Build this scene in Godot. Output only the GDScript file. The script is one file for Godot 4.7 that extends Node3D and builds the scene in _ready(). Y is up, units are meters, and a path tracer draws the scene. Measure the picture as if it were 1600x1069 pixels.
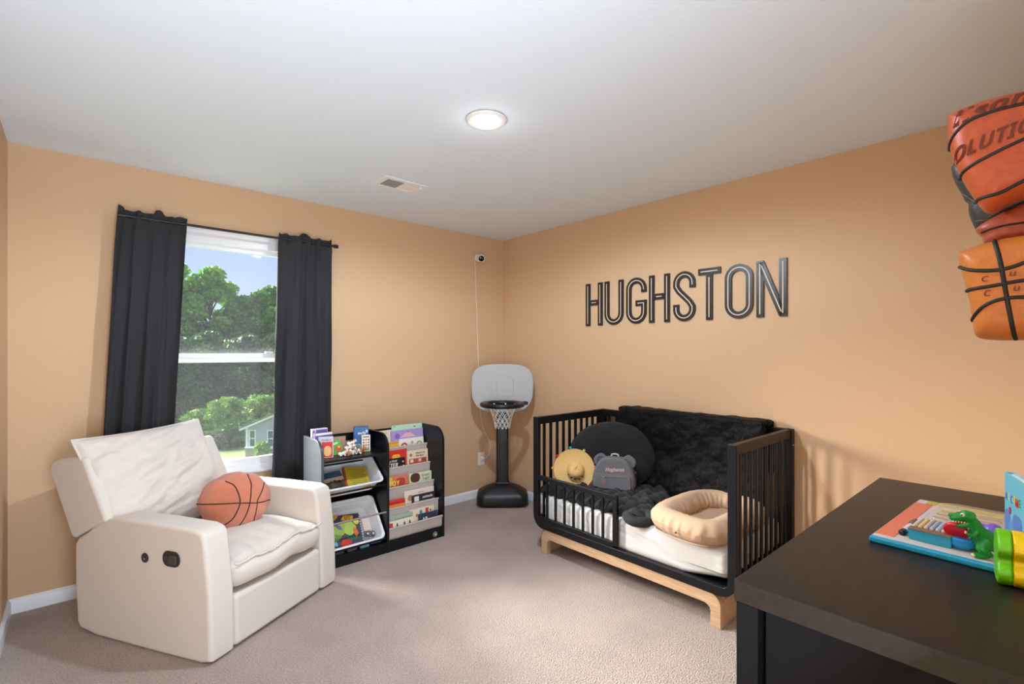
extends Node3D

# ---------------------------------------------------------------- mesh builder
class B:
	var v := PackedVector3Array()
	var n := PackedVector3Array()
	var w := PackedVector2Array()
	var ix := PackedInt32Array()
	var t := Transform3D.IDENTITY

	func at(x: float, y: float, z: float) -> B:
		t = Transform3D(Basis.IDENTITY, Vector3(x, y, z))
		return self

	func xf(tt: Transform3D) -> B:
		t = tt
		return self

	func p(a: Vector3, nn: Vector3, u := Vector2.ZERO) -> int:
		v.append(t * a)
		n.append((t.basis * nn).normalized())
		w.append(u)
		return v.size() - 1

	func face(a: int, b: int, c: int) -> void:
		ix.append(a)
		ix.append(c)
		ix.append(b)

	func quad(a: Vector3, b: Vector3, c: Vector3, d: Vector3) -> B:
		var nn := (c - a).cross(d - b).normalized()
		var i := p(a, nn, Vector2(0, 1))
		p(b, nn, Vector2(1, 1))
		p(c, nn, Vector2(1, 0))
		p(d, nn, Vector2(0, 0))
		face(i, i + 1, i + 2)
		face(i, i + 2, i + 3)
		return self

	func weld(from: int, ifrom: int) -> void:
		var acc := {}
		for k in range(ifrom, ix.size(), 3):
			var a := v[ix[k]]
			var b := v[ix[k + 2]]
			var c := v[ix[k + 1]]
			var fn := (b - a).cross(c - a)
			for q in 3:
				var key := Vector3i((v[ix[k + q]] * 20000.0).round())
				acc[key] = acc.get(key, Vector3.ZERO) + fn
		for k in range(from, v.size()):
			var s: Vector3 = acc.get(Vector3i((v[k] * 20000.0).round()), Vector3.ZERO)
			if s.length() > 0.0:
				n[k] = s.normalized()

	func grid(f: Callable, nu: int, nv: int) -> B:
		var s := v.size()
		var si := ix.size()
		for j in nv + 1:
			for i in nu + 1:
				var q: Vector3 = f.call(float(i) / nu, float(j) / nv)
				p(q, Vector3.UP, Vector2(float(i) / nu, 1.0 - float(j) / nv))
		for j in nv:
			for i in nu:
				var a := s + j * (nu + 1) + i
				face(a, a + 1, a + nu + 2)
				face(a, a + nu + 2, a + nu + 1)
		weld(s, si)
		return self

	func rbox(c: Vector3, s: Vector3, r := 0.003, seg := 1, sub := 1, f = null) -> B:
		var h := s / 2.0
		r = maxf(0.0002, minf(r, minf(h.x, minf(h.y, h.z)) * 0.999))
		var inn := h - Vector3(r, r, r)
		var lists := []
		for a in 3:
			var l := PackedFloat32Array()
			for k in range(seg, 0, -1):
				l.append(-(inn[a] + r * tan(float(k) / seg * PI / 4.0)))
			for k in sub + 1:
				l.append(lerpf(-inn[a], inn[a], float(k) / sub))
			for k in range(1, seg + 1):
				l.append(inn[a] + r * tan(float(k) / seg * PI / 4.0))
			lists.append(l)
		var s0 := v.size()
		var i0 := ix.size()
		for a in 3:
			for sg in [-1, 1]:
				var b: int = (a + 1) % 3 if sg > 0 else (a + 2) % 3
				var e: int = (a + 2) % 3 if sg > 0 else (a + 1) % 3
				var lb: PackedFloat32Array = lists[b]
				var le: PackedFloat32Array = lists[e]
				var st := v.size()
				for j in le.size():
					for i in lb.size():
						var q := Vector3.ZERO
						q[a] = sg * h[a]
						q[b] = lb[i]
						q[e] = le[j]
						var ci := q.clamp(-inn, inn)
						var o := (q - ci).normalized()
						var pos := ci + o * r
						if f != null:
							pos = f.call(pos, o)
						p(c + pos, o, Vector2(float(i) / (lb.size() - 1), 1.0 - float(j) / (le.size() - 1)))
				for j in le.size() - 1:
					for i in lb.size() - 1:
						var k := st + j * lb.size() + i
						face(k, k + 1, k + lb.size() + 1)
						face(k, k + lb.size() + 1, k + lb.size())
		if f != null:
			weld(s0, i0)
		return self

	func tube(pts: PackedVector3Array, r, sides := 8, closed := false) -> B:
		var m := pts.size()
		var s := v.size()
		var i0 := ix.size()
		var nrm := Vector3.ZERO
		var prev := Vector3.ZERO
		for k in m:
			var d: Vector3
			if closed:
				d = (pts[(k + 1) % m] - pts[(k + m - 1) % m]).normalized()
			else:
				d = (pts[mini(k + 1, m - 1)] - pts[maxi(k - 1, 0)]).normalized()
			if k == 0:
				nrm = d.cross(Vector3.UP if absf(d.y) < 0.9 else Vector3.RIGHT).normalized()
			else:
				nrm = (nrm - d * nrm.dot(d)).normalized()
			prev = d
			var bn := d.cross(nrm)
			var rr: float = r[k] if r is Array or r is PackedFloat32Array else r
			for q in sides:
				var an := TAU * q / sides
				var o := nrm * cos(an) + bn * sin(an)
				p(pts[k] + o * rr, o, Vector2(float(q) / sides, float(k) / m))
		for k in (m if closed else m - 1):
			for q in sides:
				var a := s + k * sides + q
				var b := s + k * sides + (q + 1) % sides
				var c := s + ((k + 1) % m) * sides + (q + 1) % sides
				var d2 := s + ((k + 1) % m) * sides + q
				face(a, b, c)
				face(a, c, d2)
		if not closed:
			for e in [0, m - 1]:
				var dir := (pts[1] - pts[0]).normalized() * -1.0 if e == 0 else (pts[m - 1] - pts[m - 2]).normalized()
				var rr2: float = r[e] if r is Array or r is PackedFloat32Array else r
				var c0 := p(pts[e] + dir * rr2 * 0.45, dir)
				for q in sides:
					var a2 = s + e * sides + q
					var b2 = s + e * sides + (q + 1) % sides
					if e == 0:
						face(c0, b2, a2)
					else:
						face(c0, a2, b2)
		return self

	func lathe(prof: PackedVector2Array, seg := 24, smooth := true) -> B:
		if smooth:
			var last := prof.size() - 1
			return grid(func(u, vv):
				var k: int = roundi(vv * last)
				var q := prof[k]
				return Vector3(q.x * cos(u * TAU), q.y, -q.x * sin(u * TAU)), seg, last)
		for k in prof.size() - 1:
			lathe(PackedVector2Array([prof[k], prof[k + 1]]), seg, true)
		return self

	# outline in x, y pushed from z = 0 to z = d, edges rounded by bev
	func prism(poly_in: PackedVector2Array, d: float, bev := 0.0, bseg := 1) -> B:
		var poly := poly_in.duplicate()
		if Geometry2D.is_polygon_clockwise(poly):
			poly.reverse()
		var m := poly.size()
		var en := PackedVector2Array()
		for k in m:
			var e := (poly[(k + 1) % m] - poly[k]).normalized()
			en.append(Vector2(e.y, -e.x))
		var mit := PackedVector2Array()
		for k in m:
			var s := en[k] + en[(k + m - 1) % m]
			var l := s.length_squared()
			mit.append(s * 2.0 / l if l > 0.3 else en[k])
		var rings := []
		if bev > 0.0:
			for k in bseg + 1:
				var th := float(k) / bseg * PI / 2.0
				rings.append([bev * (1.0 - sin(th)), bev * (1.0 - cos(th)), sin(th), -cos(th)])
			for k in bseg + 1:
				var th := float(bseg - k) / bseg * PI / 2.0
				rings.append([bev * (1.0 - sin(th)), d - bev * (1.0 - cos(th)), sin(th), cos(th)])
		else:
			rings = [[0.0, 0.0, 1.0, 0.0], [0.0, d, 1.0, 0.0]]
		for k in m:
			var k2 := (k + 1) % m
			var na := en[k]
			var nb := en[k]
			var pa := en[(k + m - 1) % m]
			var nx := en[k2]
			if na.dot(pa) > 0.7:
				na = (na + pa).normalized()
			if nb.dot(nx) > 0.7:
				nb = (nb + nx).normalized()
			var s := v.size()
			for r in rings:
				var qa = poly[k] - mit[k] * r[0]
				var qb = poly[k2] - mit[k2] * r[0]
				p(Vector3(qa.x, qa.y, r[1]), Vector3(na.x * r[2], na.y * r[2], r[3]))
				p(Vector3(qb.x, qb.y, r[1]), Vector3(nb.x * r[2], nb.y * r[2], r[3]))
			for r in rings.size() - 1:
				var a := s + r * 2
				face(a, a + 1, a + 3)
				face(a, a + 3, a + 2)
		var tr := Geometry2D.triangulate_polygon(poly)
		for side in 2:
			var s := v.size()
			for k in m:
				var q := poly[k] - mit[k] * bev
				p(Vector3(q.x, q.y, 0.0 if side == 0 else d), Vector3(0, 0, -1 if side == 0 else 1), Vector2(q.x, q.y))
			for k in range(0, tr.size(), 3):
				var a := tr[k]
				var b := tr[k + 1]
				var c := tr[k + 2]
				if (poly[b] - poly[a]).cross(poly[c] - poly[a]) < 0.0:
					var sw := b
					b = c
					c = sw
				if side == 0:
					face(s + a, s + c, s + b)
				else:
					face(s + a, s + b, s + c)
		return self

	# flat band of a given width along a path in x, y, from z0 to z1
	func strip(path: PackedVector2Array, width: float, z0: float, z1: float, closed := false) -> B:
		var m := path.size()
		var l := PackedVector2Array()
		var r := PackedVector2Array()
		for k in m:
			var d0 := Vector2.ZERO
			var d1 := Vector2.ZERO
			if closed or k > 0:
				d0 = (path[k] - path[(k + m - 1) % m]).normalized()
			if closed or k < m - 1:
				d1 = (path[(k + 1) % m] - path[k]).normalized()
			if d0 == Vector2.ZERO:
				d0 = d1
			if d1 == Vector2.ZERO:
				d1 = d0
			var s := Vector2(-d0.y, d0.x) + Vector2(-d1.y, d1.x)
			s = s * 2.0 / maxf(0.2, s.length_squared())
			l.append(path[k] + s * width / 2.0)
			r.append(path[k] - s * width / 2.0)
		for k in (m if closed else m - 1):
			var j := (k + 1) % m
			quad(V(r[k], z1), V(r[j], z1), V(l[j], z1), V(l[k], z1))
			quad(V(r[k], z0), V(r[j], z0), V(r[j], z1), V(r[k], z1))
			quad(V(l[j], z0), V(l[k], z0), V(l[k], z1), V(l[j], z1))
		if not closed:
			quad(V(l[0], z0), V(r[0], z0), V(r[0], z1), V(l[0], z1))
			quad(V(r[m - 1], z0), V(l[m - 1], z0), V(l[m - 1], z1), V(r[m - 1], z1))
		return self

	func V(a: Vector2, z: float) -> Vector3:
		return Vector3(a.x, a.y, z)

	# bands between loops of equal count, hard edge between bands
	func loft(loops: Array, cap0 := true, cap1 := true) -> B:
		var m: int = loops[0].size()
		for k in loops.size() - 1:
			var lo: PackedVector3Array = loops[k]
			var hi: PackedVector3Array = loops[k + 1]
			grid(func(u, vv):
				var i := roundi(u * m) % m
				return hi[i] if vv > 0.5 else lo[i], m, 1)
		for e in 2:
			if (cap0 and e == 0) or (cap1 and e == 1):
				var lp: PackedVector3Array = loops[0] if e == 0 else loops[-1]
				var c := Vector3.ZERO
				for q in lp:
					c += q / m
				var nn := (lp[1] - lp[0]).cross(c - lp[0]).normalized() * (-1.0 if e == 0 else 1.0)
				var s := p(c, nn)
				for q in lp:
					p(q, nn)
				for k in m:
					if e == 0:
						face(s, s + 1 + (k + 1) % m, s + 1 + k)
					else:
						face(s, s + 1 + k, s + 1 + (k + 1) % m)
		return self

	func ball(c: Vector3, r: Vector3, nu := 14, nv := 9) -> B:
		return grid(func(u, vv):
			var th = (vv - 0.5) * PI
			return c + Vector3(r.x * cos(th) * cos(u * TAU), r.y * sin(th), -r.z * cos(th) * sin(u * TAU)), nu, nv)

	func mesh() -> ArrayMesh:
		var a := []
		a.resize(Mesh.ARRAY_MAX)
		a[Mesh.ARRAY_VERTEX] = v
		a[Mesh.ARRAY_NORMAL] = n
		a[Mesh.ARRAY_TEX_UV] = w
		a[Mesh.ARRAY_INDEX] = ix
		var m := ArrayMesh.new()
		m.add_surface_from_arrays(Mesh.PRIMITIVE_TRIANGLES, a)
		return m


# ---------------------------------------------------------------- naming
var taken := {}

func numbered(called: String) -> String:
	var k: int = taken.get(called, 0)
	taken[called] = k + 1
	return called if k == 0 else "%s_%03d" % [called, k]

func tag(o: Node3D, label: String, category: String, group := "", kind := "") -> Node3D:
	o.set_meta("label", label)
	o.set_meta("category", category)
	if group:
		o.set_meta("group", group)
	if kind:
		o.set_meta("kind", kind)
	return o

func thing(called: String, label: String, category: String, pos := Vector3.ZERO, yaw := 0.0, group := "", kind := "") -> Node3D:
	var o := Node3D.new()
	o.name = numbered(called)
	add_child(o)
	o.position = pos
	o.rotation.y = yaw
	return tag(o, label, category, group, kind)

func part(called: String, b: B, m: Material, parent: Node3D, label := "") -> MeshInstance3D:
	var o := MeshInstance3D.new()
	o.name = called
	o.mesh = b.mesh()
	o.material_override = m
	parent.add_child(o, true)
	if label:
		o.set_meta("label", label)
	return o

func single(called: String, b: B, m: Material, label: String, category: String, group := "", kind := "") -> MeshInstance3D:
	var o := MeshInstance3D.new()
	o.name = numbered(called)
	o.mesh = b.mesh()
	o.material_override = m
	add_child(o)
	tag(o, label, category, group, kind)
	return o

func shared(called: String, me: Mesh, m: Material, parent: Node3D, tr: Transform3D) -> MeshInstance3D:
	var o := MeshInstance3D.new()
	o.name = called
	o.mesh = me
	o.material_override = m
	o.transform = tr
	parent.add_child(o, true)
	return o

# lettering: s is the height of a capital in metres, wide stretches it
func words(txt: String, s: float, m: Material, parent: Node3D, tr: Transform3D, wide := 1.0, serif := false, bold := true, called := "lettering") -> MeshInstance3D:
	var f := SystemFont.new()
	f.font_names = PackedStringArray(["Droid Serif" if serif else "Droid Sans"])
	f.font_weight = 700 if bold else 400
	var tm := TextMesh.new()
	tm.text = txt
	tm.font = f
	tm.font_size = 32
	tm.pixel_size = s / 23.0
	tm.depth = 0.0008
	tm.curve_step = 2.0
	var o := MeshInstance3D.new()
	o.name = called
	o.mesh = tm
	o.material_override = m
	o.transform = tr * Transform3D(Basis.from_scale(Vector3(wide, 1, 1)), Vector3.ZERO)
	parent.add_child(o, true)
	return o


# ---------------------------------------------------------------- materials
var M := {}

func C(r: float, g: float, b: float) -> Color:
	return Color(r / 255.0, g / 255.0, b / 255.0)

func mat(c: Color, rough := 0.6, metal := 0.0) -> StandardMaterial3D:
	var m := StandardMaterial3D.new()
	m.albedo_color = c
	m.roughness = rough
	m.metallic = metal
	return m

func noise(freq: float, oct := 4, sd := 1, type := FastNoiseLite.TYPE_SIMPLEX_SMOOTH) -> FastNoiseLite:
	var f := FastNoiseLite.new()
	f.seed = sd
	f.frequency = freq
	f.fractal_octaves = oct
	f.noise_type = type
	return f

func ntex(freq: float, oct := 4, sd := 1, size := 512, cols = null) -> NoiseTexture2D:
	var nt := NoiseTexture2D.new()
	nt.width = size
	nt.height = size
	nt.seamless = true
	nt.noise = noise(freq, oct, sd)
	if cols != null:
		var g := Gradient.new()
		g.colors = PackedColorArray(cols)
		var o := PackedFloat32Array()
		for k in cols.size():
			o.append(float(k) / (cols.size() - 1))
		g.offsets = o
		nt.color_ramp = g
	return nt

func tri(m: StandardMaterial3D, s, world := false) -> StandardMaterial3D:
	m.uv1_triplanar = true
	m.uv1_world_triplanar = world
	m.uv1_scale = s if s is Vector3 else Vector3.ONE * s
	return m

func cloth(c: Color, relief := 0.05, scale := 6.0, rough := 0.95, rim := 0.3) -> StandardMaterial3D:
	var m := mat(c, rough)
	m.heightmap_enabled = true
	m.heightmap_texture = M.weave
	m.heightmap_scale = relief
	m.rim_enabled = true
	m.rim = rim
	m.rim_tint = 0.6
	return tri(m, scale)

func grain(cols: Array, s: Vector3, rough := 0.5, sd := 3) -> StandardMaterial3D:
	var m := mat(Color.WHITE, rough)
	m.albedo_texture = ntex(0.02, 4, sd, 256, cols)
	return tri(m, s)

func materials() -> void:
	M.weave = ntex(0.18, 3, 5, 512)
	M.wall = tri(mat(C(214, 178, 140), 0.75), 5.0, true)
	M.wall.heightmap_enabled = true
	M.wall.heightmap_texture = ntex(0.05, 4, 8, 512)
	M.wall.heightmap_scale = 0.04
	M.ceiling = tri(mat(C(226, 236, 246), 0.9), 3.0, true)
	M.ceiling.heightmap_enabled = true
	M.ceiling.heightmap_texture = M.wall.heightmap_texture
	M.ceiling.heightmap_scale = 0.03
	M.trim = mat(C(236, 238, 240), 0.35)
	M.carpet = tri(mat(Color.WHITE, 1.0), 0.235, true)
	M.carpet.uv1_offset = Vector3(-0.1, 0, 0.05)
	M.carpet.albedo_texture = ntex(0.28, 2, 11, 2048, [C(140, 122, 113), C(180, 161, 151), C(216, 200, 190)])
	M.carpet.albedo_texture.seamless = false
	M.carpet.detail_enabled = true
	M.carpet.detail_blend_mode = BaseMaterial3D.BLEND_MODE_MUL
	M.carpet.detail_albedo = ntex(0.012, 3, 14, 512, [Color(0.87, 0.87, 0.87), Color(0.95, 0.95, 0.95), Color(1, 1, 1)])
	M.carpet.heightmap_enabled = true
	M.carpet.heightmap_texture = ntex(0.25, 2, 12, 2048)
	M.carpet.heightmap_texture.seamless = false
	M.carpet.heightmap_scale = 0.7
	M.carpet.rim_enabled = true
	M.carpet.rim = 0.5
	M.carpet.rim_tint = 0.5
	M.cream = cloth(C(220, 211, 201), 0.04, 8.0)
	M.curtain = cloth(C(44, 45, 48), 0.03, 8.0, 0.95, 0.2)
	M.black = mat(C(20, 20, 22), 0.42)
	M.bedblack = mat(C(20, 21, 24), 0.38)
	M.shelfblack = mat(C(17, 19, 22), 0.35)
	M.bedblack.metallic_specular = 0.35
	M.shelfblack.metallic_specular = 0.4
	M.beech = grain([C(178, 146, 112), C(194, 162, 128), C(206, 176, 144)], Vector3(14, 14, 1.2), 0.5)
	M.beechx = grain([C(178, 146, 112), C(194, 162, 128), C(206, 176, 144)], Vector3(1.2, 14, 14), 0.5)
	M.dresser = grain([C(33, 29, 26), C(39, 34, 31), C(44, 39, 35)], Vector3(0.8, 9, 9), 0.34, 9)
	M.dresser.metallic_specular = 0.3
	M.white = mat(C(238, 238, 238), 0.4)
	M.offwhite = mat(C(225, 222, 215), 0.6)
	M.plastic_black = mat(C(21, 21, 22), 0.4)
	M.plastic_grey = mat(C(184, 184, 184), 0.5)
	M.binwhite = mat(C(232, 233, 236), 0.35)
	M.page = mat(C(238, 232, 218), 0.8)
	M.sheet = cloth(C(204, 204, 202), 0.03, 7.0)
	M.chrome = mat(C(200, 200, 200), 0.25, 1.0)
	M.wood = mat(C(190, 150, 110), 0.6)

func flat(r: float, g: float, b: float, rough := 0.6) -> StandardMaterial3D:
	var key := "%d_%d_%d_%.2f" % [r, g, b, rough]
	if not M.has(key):
		M[key] = mat(C(r, g, b), rough)
	return M[key]

func at(x: float, y: float, z: float) -> Transform3D:
	return Transform3D(Basis.IDENTITY, Vector3(x, y, z))

func box_part(called: String, c: Vector3, s: Vector3, m: Material, parent: Node3D, r := 0.003, label := "") -> MeshInstance3D:
	return moved(part(called, B.new().rbox(Vector3.ZERO, s, r), m, parent, label), c)

func moved(o: MeshInstance3D, c: Vector3) -> MeshInstance3D:
	o.position = c
	return o

func arc(c: Vector2, r: float, a0: float, a1: float, k := 8) -> PackedVector2Array:
	var o := PackedVector2Array()
	for i in k + 1:
		var a := deg_to_rad(lerpf(a0, a1, float(i) / k))
		o.append(c + Vector2(cos(a), sin(a)) * r)
	return o

func rrect(hx: float, hy: float, r: float, k := 4) -> PackedVector2Array:
	var o := PackedVector2Array()
	o.append_array(arc(Vector2(hx - r, hy - r), r, 0, 90, k))
	o.append_array(arc(Vector2(-hx + r, hy - r), r, 90, 180, k))
	o.append_array(arc(Vector2(-hx + r, -hy + r), r, 180, 270, k))
	o.append_array(arc(Vector2(hx - r, -hy + r), r, 270, 360, k))
	return o

func spline(pts: Array, sub := 6, closed := false) -> PackedVector3Array:
	var o := PackedVector3Array()
	var m := pts.size()
	for k in (m if closed else m - 1):
		var a: Vector3 = pts[(k + m - 1) % m] if closed else pts[maxi(k - 1, 0)]
		var b: Vector3 = pts[k]
		var c: Vector3 = pts[(k + 1) % m]
		var d: Vector3 = pts[(k + 2) % m] if closed else pts[mini(k + 2, m - 1)]
		for i in sub:
			o.append(b.cubic_interpolate(c, a, d, float(i) / sub))
	if not closed:
		o.append(pts[m - 1])
	return o

func spline2(pts: Array, sub := 6, closed := false) -> PackedVector2Array:
	var q := []
	for a in pts:
		q.append(Vector3(a.x, a.y, 0))
	var o := PackedVector2Array()
	for a in spline(q, sub, closed):
		o.append(Vector2(a.x, a.y))
	return o

# ---------------------------------------------------------------- scene
const EYE := Vector3(-3.103, 1.3535, 3.611)
const HC := 2.44

func _ready() -> void:
	var cam := Camera3D.new()
	cam.name = "camera"
	add_child(cam)
	var fd := Vector3(0.66552, 0, -0.74637)
	cam.transform = Transform3D(Basis(Vector3(0.74637, 0, 0.66552), Vector3.UP, -fd), EYE)
	cam.projection = Camera3D.PROJECTION_FRUSTUM
	cam.near = 0.03
	cam.far = 400.0
	cam.size = 2.0 * 0.03 * 534.5 / 762.5
	cam.frustum_offset = Vector2(0, 0.03 * 16.0 / 762.5)
	cam.current = true

	var env := Environment.new()
	var sky := Sky.new()
	var sm := ProceduralSkyMaterial.new()
	sm.sky_top_color = C(132, 166, 238)
	sm.sky_horizon_color = C(208, 222, 250)
	sm.sky_curve = 0.16
	sm.ground_bottom_color = C(90, 96, 80)
	sm.ground_horizon_color = C(150, 160, 150)
	sm.sky_energy_multiplier = SKY
	var cl := ntex(0.012, 5, 21, 1024, [Color(1, 1, 1, 0), Color(1, 1, 1, 0), Color(1, 1, 1, 0.05), Color(1, 1, 1, 0.3)])
	cl.height = 512
	sm.sky_cover = cl
	sm.sky_cover_modulate = Color(0.5, 0.5, 0.5)
	sky.sky_material = sm
	env.sky = sky
	env.background_mode = Environment.BG_SKY
	env.tonemap_mode = Environment.TONE_MAPPER_LINEAR
	env.tonemap_exposure = 1.10
	env.sdfgi_enabled = true
	env.ssao_enabled = true
	env.ssil_enabled = true
	var we := WorldEnvironment.new()
	we.name = "world_environment"
	we.environment = env
	add_child(we)

	# bright hazy daylight from behind the trees, soft and wide
	var sun := DirectionalLight3D.new()
	sun.name = "sun"
	sun.light_energy = SUN
	sun.light_color = C(255, 250, 244)
	sun.light_angular_distance = 34.0
	sun.sky_mode = DirectionalLight3D.SKY_MODE_LIGHT_ONLY
	sun.shadow_enabled = true
	add_child(sun)
	sun.transform = Transform3D(Basis.looking_at(Vector3(0.5, -0.40, 0.80), Vector3.UP), Vector3(-4, 6, -6))

	# added fill light, set in a made-up doorway behind the camera
	var fill_light := AreaLight3D.new()
	fill_light.name = "added_fill_light"
	fill_light.area_size = Vector2(0.80, 2.0)
	fill_light.light_energy = FILL
	fill_light.light_color = Color(0.88, 0.94, 1.0)
	fill_light.area_range = 14.0
	fill_light.area_attenuation = 2.0
	fill_light.shadow_enabled = true
	add_child(fill_light)
	fill_light.position = Vector3(-2.86, 1.04, 3.80)
	fill_light.rotation = Vector3(deg_to_rad(38), deg_to_rad(20), 0)

	materials()
	lamp(Vector3(-1.676, HC, 1.831))
	room()
	window_in_wall()
	curtains()
	ceiling_vent()
	wall_letters()
	outdoors()
	recliner()
	crib()
	crib_things()
	hoop()
	wall_camera()
	organizer()
	dresser()
	dresser_things()
	wall_balls()

const SKY := 1.05
const FILL := 7.0  # strength of the added fill light
const SUN := 12.0
const LAMP := 3.9
const LAMPC := Color(0.86, 0.93, 1.0)

func lamp(c: Vector3) -> void:
	var o := thing("ceiling_light", "round white flush ceiling light, switched on", "ceiling light", c)
	var b := B.new()
	b.lathe(PackedVector2Array([Vector2(0.062, -0.016), Vector2(0.085, -0.014), Vector2(0.094, -0.006), Vector2(0.097, 0.0), Vector2(0.062, 0.0)]), 48)
	part("trim_ring", b, M.white, o)
	b = B.new()
	b.lathe(PackedVector2Array([Vector2(0.0005, -0.030), Vector2(0.03, -0.029), Vector2(0.05, -0.024), Vector2(0.060, -0.014), Vector2(0.062, -0.004), Vector2(0.0005, -0.003)]), 40)
	var g := mat(C(255, 252, 246), 0.4)
	g.emission_enabled = true
	g.emission = C(255, 250, 242)
	g.emission_energy_multiplier = 3.0
	part("light_diffuser", b, g, o)
	var l := SpotLight3D.new()
	l.name = "bulb"
	l.light_color = LAMPC
	l.light_energy = LAMP
	l.light_size = 0.05
	l.spot_range = 12.0
	l.spot_attenuation = 2.0
	l.spot_angle = 88.0
	l.spot_angle_attenuation = 0.35
	l.shadow_enabled = true
	l.rotation.x = -PI / 2
	l.position = Vector3(0, -0.036, 0)
	o.add_child(l)
	var h := OmniLight3D.new()
	h.name = "bulb_glow"
	h.light_color = C(255, 252, 248)
	h.light_energy = LAMP * 0.0035
	h.light_size = 0.05
	h.omni_range = 12.0
	h.omni_attenuation = 2.0
	h.shadow_enabled = true
	h.position = Vector3(0, -0.052, 0)
	o.add_child(h)

func slab(called: String, lo: Array, m: Material, label: String, category: String) -> MeshInstance3D:
	var b := B.new()
	for q in lo:
		var a := Vector3(q[0], q[2], q[4])
		var z := Vector3(q[1], q[3], q[5])
		b.rbox((a + z) / 2.0, z - a, 0.0004)
	return single(called, b, m, label, category, "", "structure")

func room() -> void:
	slab("floor", [[-3.5, 0.14, -0.1, 0.0, -0.14, 3.9]], M.carpet, "beige cut-pile carpet covering the whole bedroom floor", "floor")
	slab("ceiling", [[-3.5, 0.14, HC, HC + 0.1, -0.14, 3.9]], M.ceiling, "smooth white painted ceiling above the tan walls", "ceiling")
	slab("wall_north", [[-3.51, -2.80, 0, HC, -0.14, 0], [-1.93, 0.14, 0, HC, -0.14, 0], [-2.80, -1.93, 0, 0.555, -0.14, 0], [-2.80, -1.93, 2.15, HC, -0.14, 0]], M.wall, "tan painted wall with the window and dark curtains", "wall")
	slab("wall_east", [[0, 0.14, 0, HC, 0, 3.9]], M.wall, "tan painted wall behind the crib with black name letters", "wall")
	slab("wall_west", [[-3.51, -3.37, 0, HC, 0, 3.9]], M.wall, "tan painted wall at the far left behind the armchair", "wall")
	slab("wall_south", [[-2.44, 0, 0, HC, 3.74, 3.9], [-3.51, -3.28, 0, HC, 3.74, 3.9], [-3.28, -2.44, 2.06, HC, 3.74, 3.9]], M.wall, "tan painted wall that carries the deflated basketballs", "wall")  # door gap added so the fill light can enter
	slab("wall_added_hall", [[-3.6, -1.6, 0, HC, 5.0, 5.1], [-3.7, -3.6, 0, HC, 3.9, 5.1], [-1.6, -1.5, 0, HC, 3.9, 5.1], [-3.7, -1.5, HC, HC + 0.1, 3.9, 5.1], [-3.7, -1.5, -0.1, 0, 3.9, 5.1]], flat(214, 206, 196), "plain pale walls of an unseen hallway added behind the fill light", "wall")  # hallway shell is invented to go with the fill light
	slab("trim_1", [[-2.44, -2.37, 0, 2.13, 3.722, 3.74], [-3.35, -3.28, 0, 2.13, 3.722, 3.74], [-3.28, -2.44, 2.06, 2.13, 3.722, 3.74]], M.trim, "white casing round the unseen doorway added for the fill light", "door casing")  # casing belongs to the added doorway
	var prof := PackedVector2Array([Vector2(0, 0), Vector2(0.014, 0), Vector2(0.014, 0.058), Vector2(0.011, 0.066), Vector2(0.006, 0.071), Vector2(0.005, 0.0755), Vector2(0, 0.0755)])
	var runs := [["north", Vector3(-3.37, 0, 0), 0.0, 3.37], ["east", Vector3(0, 0, 0), -90.0, 3.74], ["west", Vector3(-3.37, 0, 3.74), 90.0, 3.74], ["south", Vector3(0, 0, 3.74), 180.0, 2.37]]
	for r in runs:
		var b := B.new()
		# profile x is out of the wall, pushed along the wall
		var bs := Basis(Vector3.UP, deg_to_rad(r[2]))
		b.xf(Transform3D(Basis(bs.z, Vector3.UP, -bs.x), r[1] + bs.x * r[3]))
		b.prism(prof, r[3])
		single("baseboard_" + r[0], b, M.trim, "white baseboard along the foot of the %s" % {"north": "window wall", "east": "crib wall", "west": "narrow wall at far left", "south": "wall behind the black dresser"}[r[0]], "baseboard", "", "structure")

func bars(b: B, x0: float, x1: float, y0: float, y1: float, z0: float, z1: float, w: float, wb := -1.0) -> B:
	# four bars of a rectangular frame
	var d := z1 - z0
	var zc := (z0 + z1) / 2.0
	if wb < 0.0:
		wb = w
	b.rbox(Vector3(x0 + w / 2, (y0 + y1) / 2, zc), Vector3(w, y1 - y0, d), 0.003)
	b.rbox(Vector3(x1 - w / 2, (y0 + y1) / 2, zc), Vector3(w, y1 - y0, d), 0.003)
	b.rbox(Vector3((x0 + x1) / 2, y1 - w / 2, zc), Vector3(x1 - x0 - w * 1.9, w, d), 0.003)
	b.rbox(Vector3((x0 + x1) / 2, y0 + wb / 2, zc), Vector3(x1 - x0 - w * 1.9, wb, d), 0.003)
	return b

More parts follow.
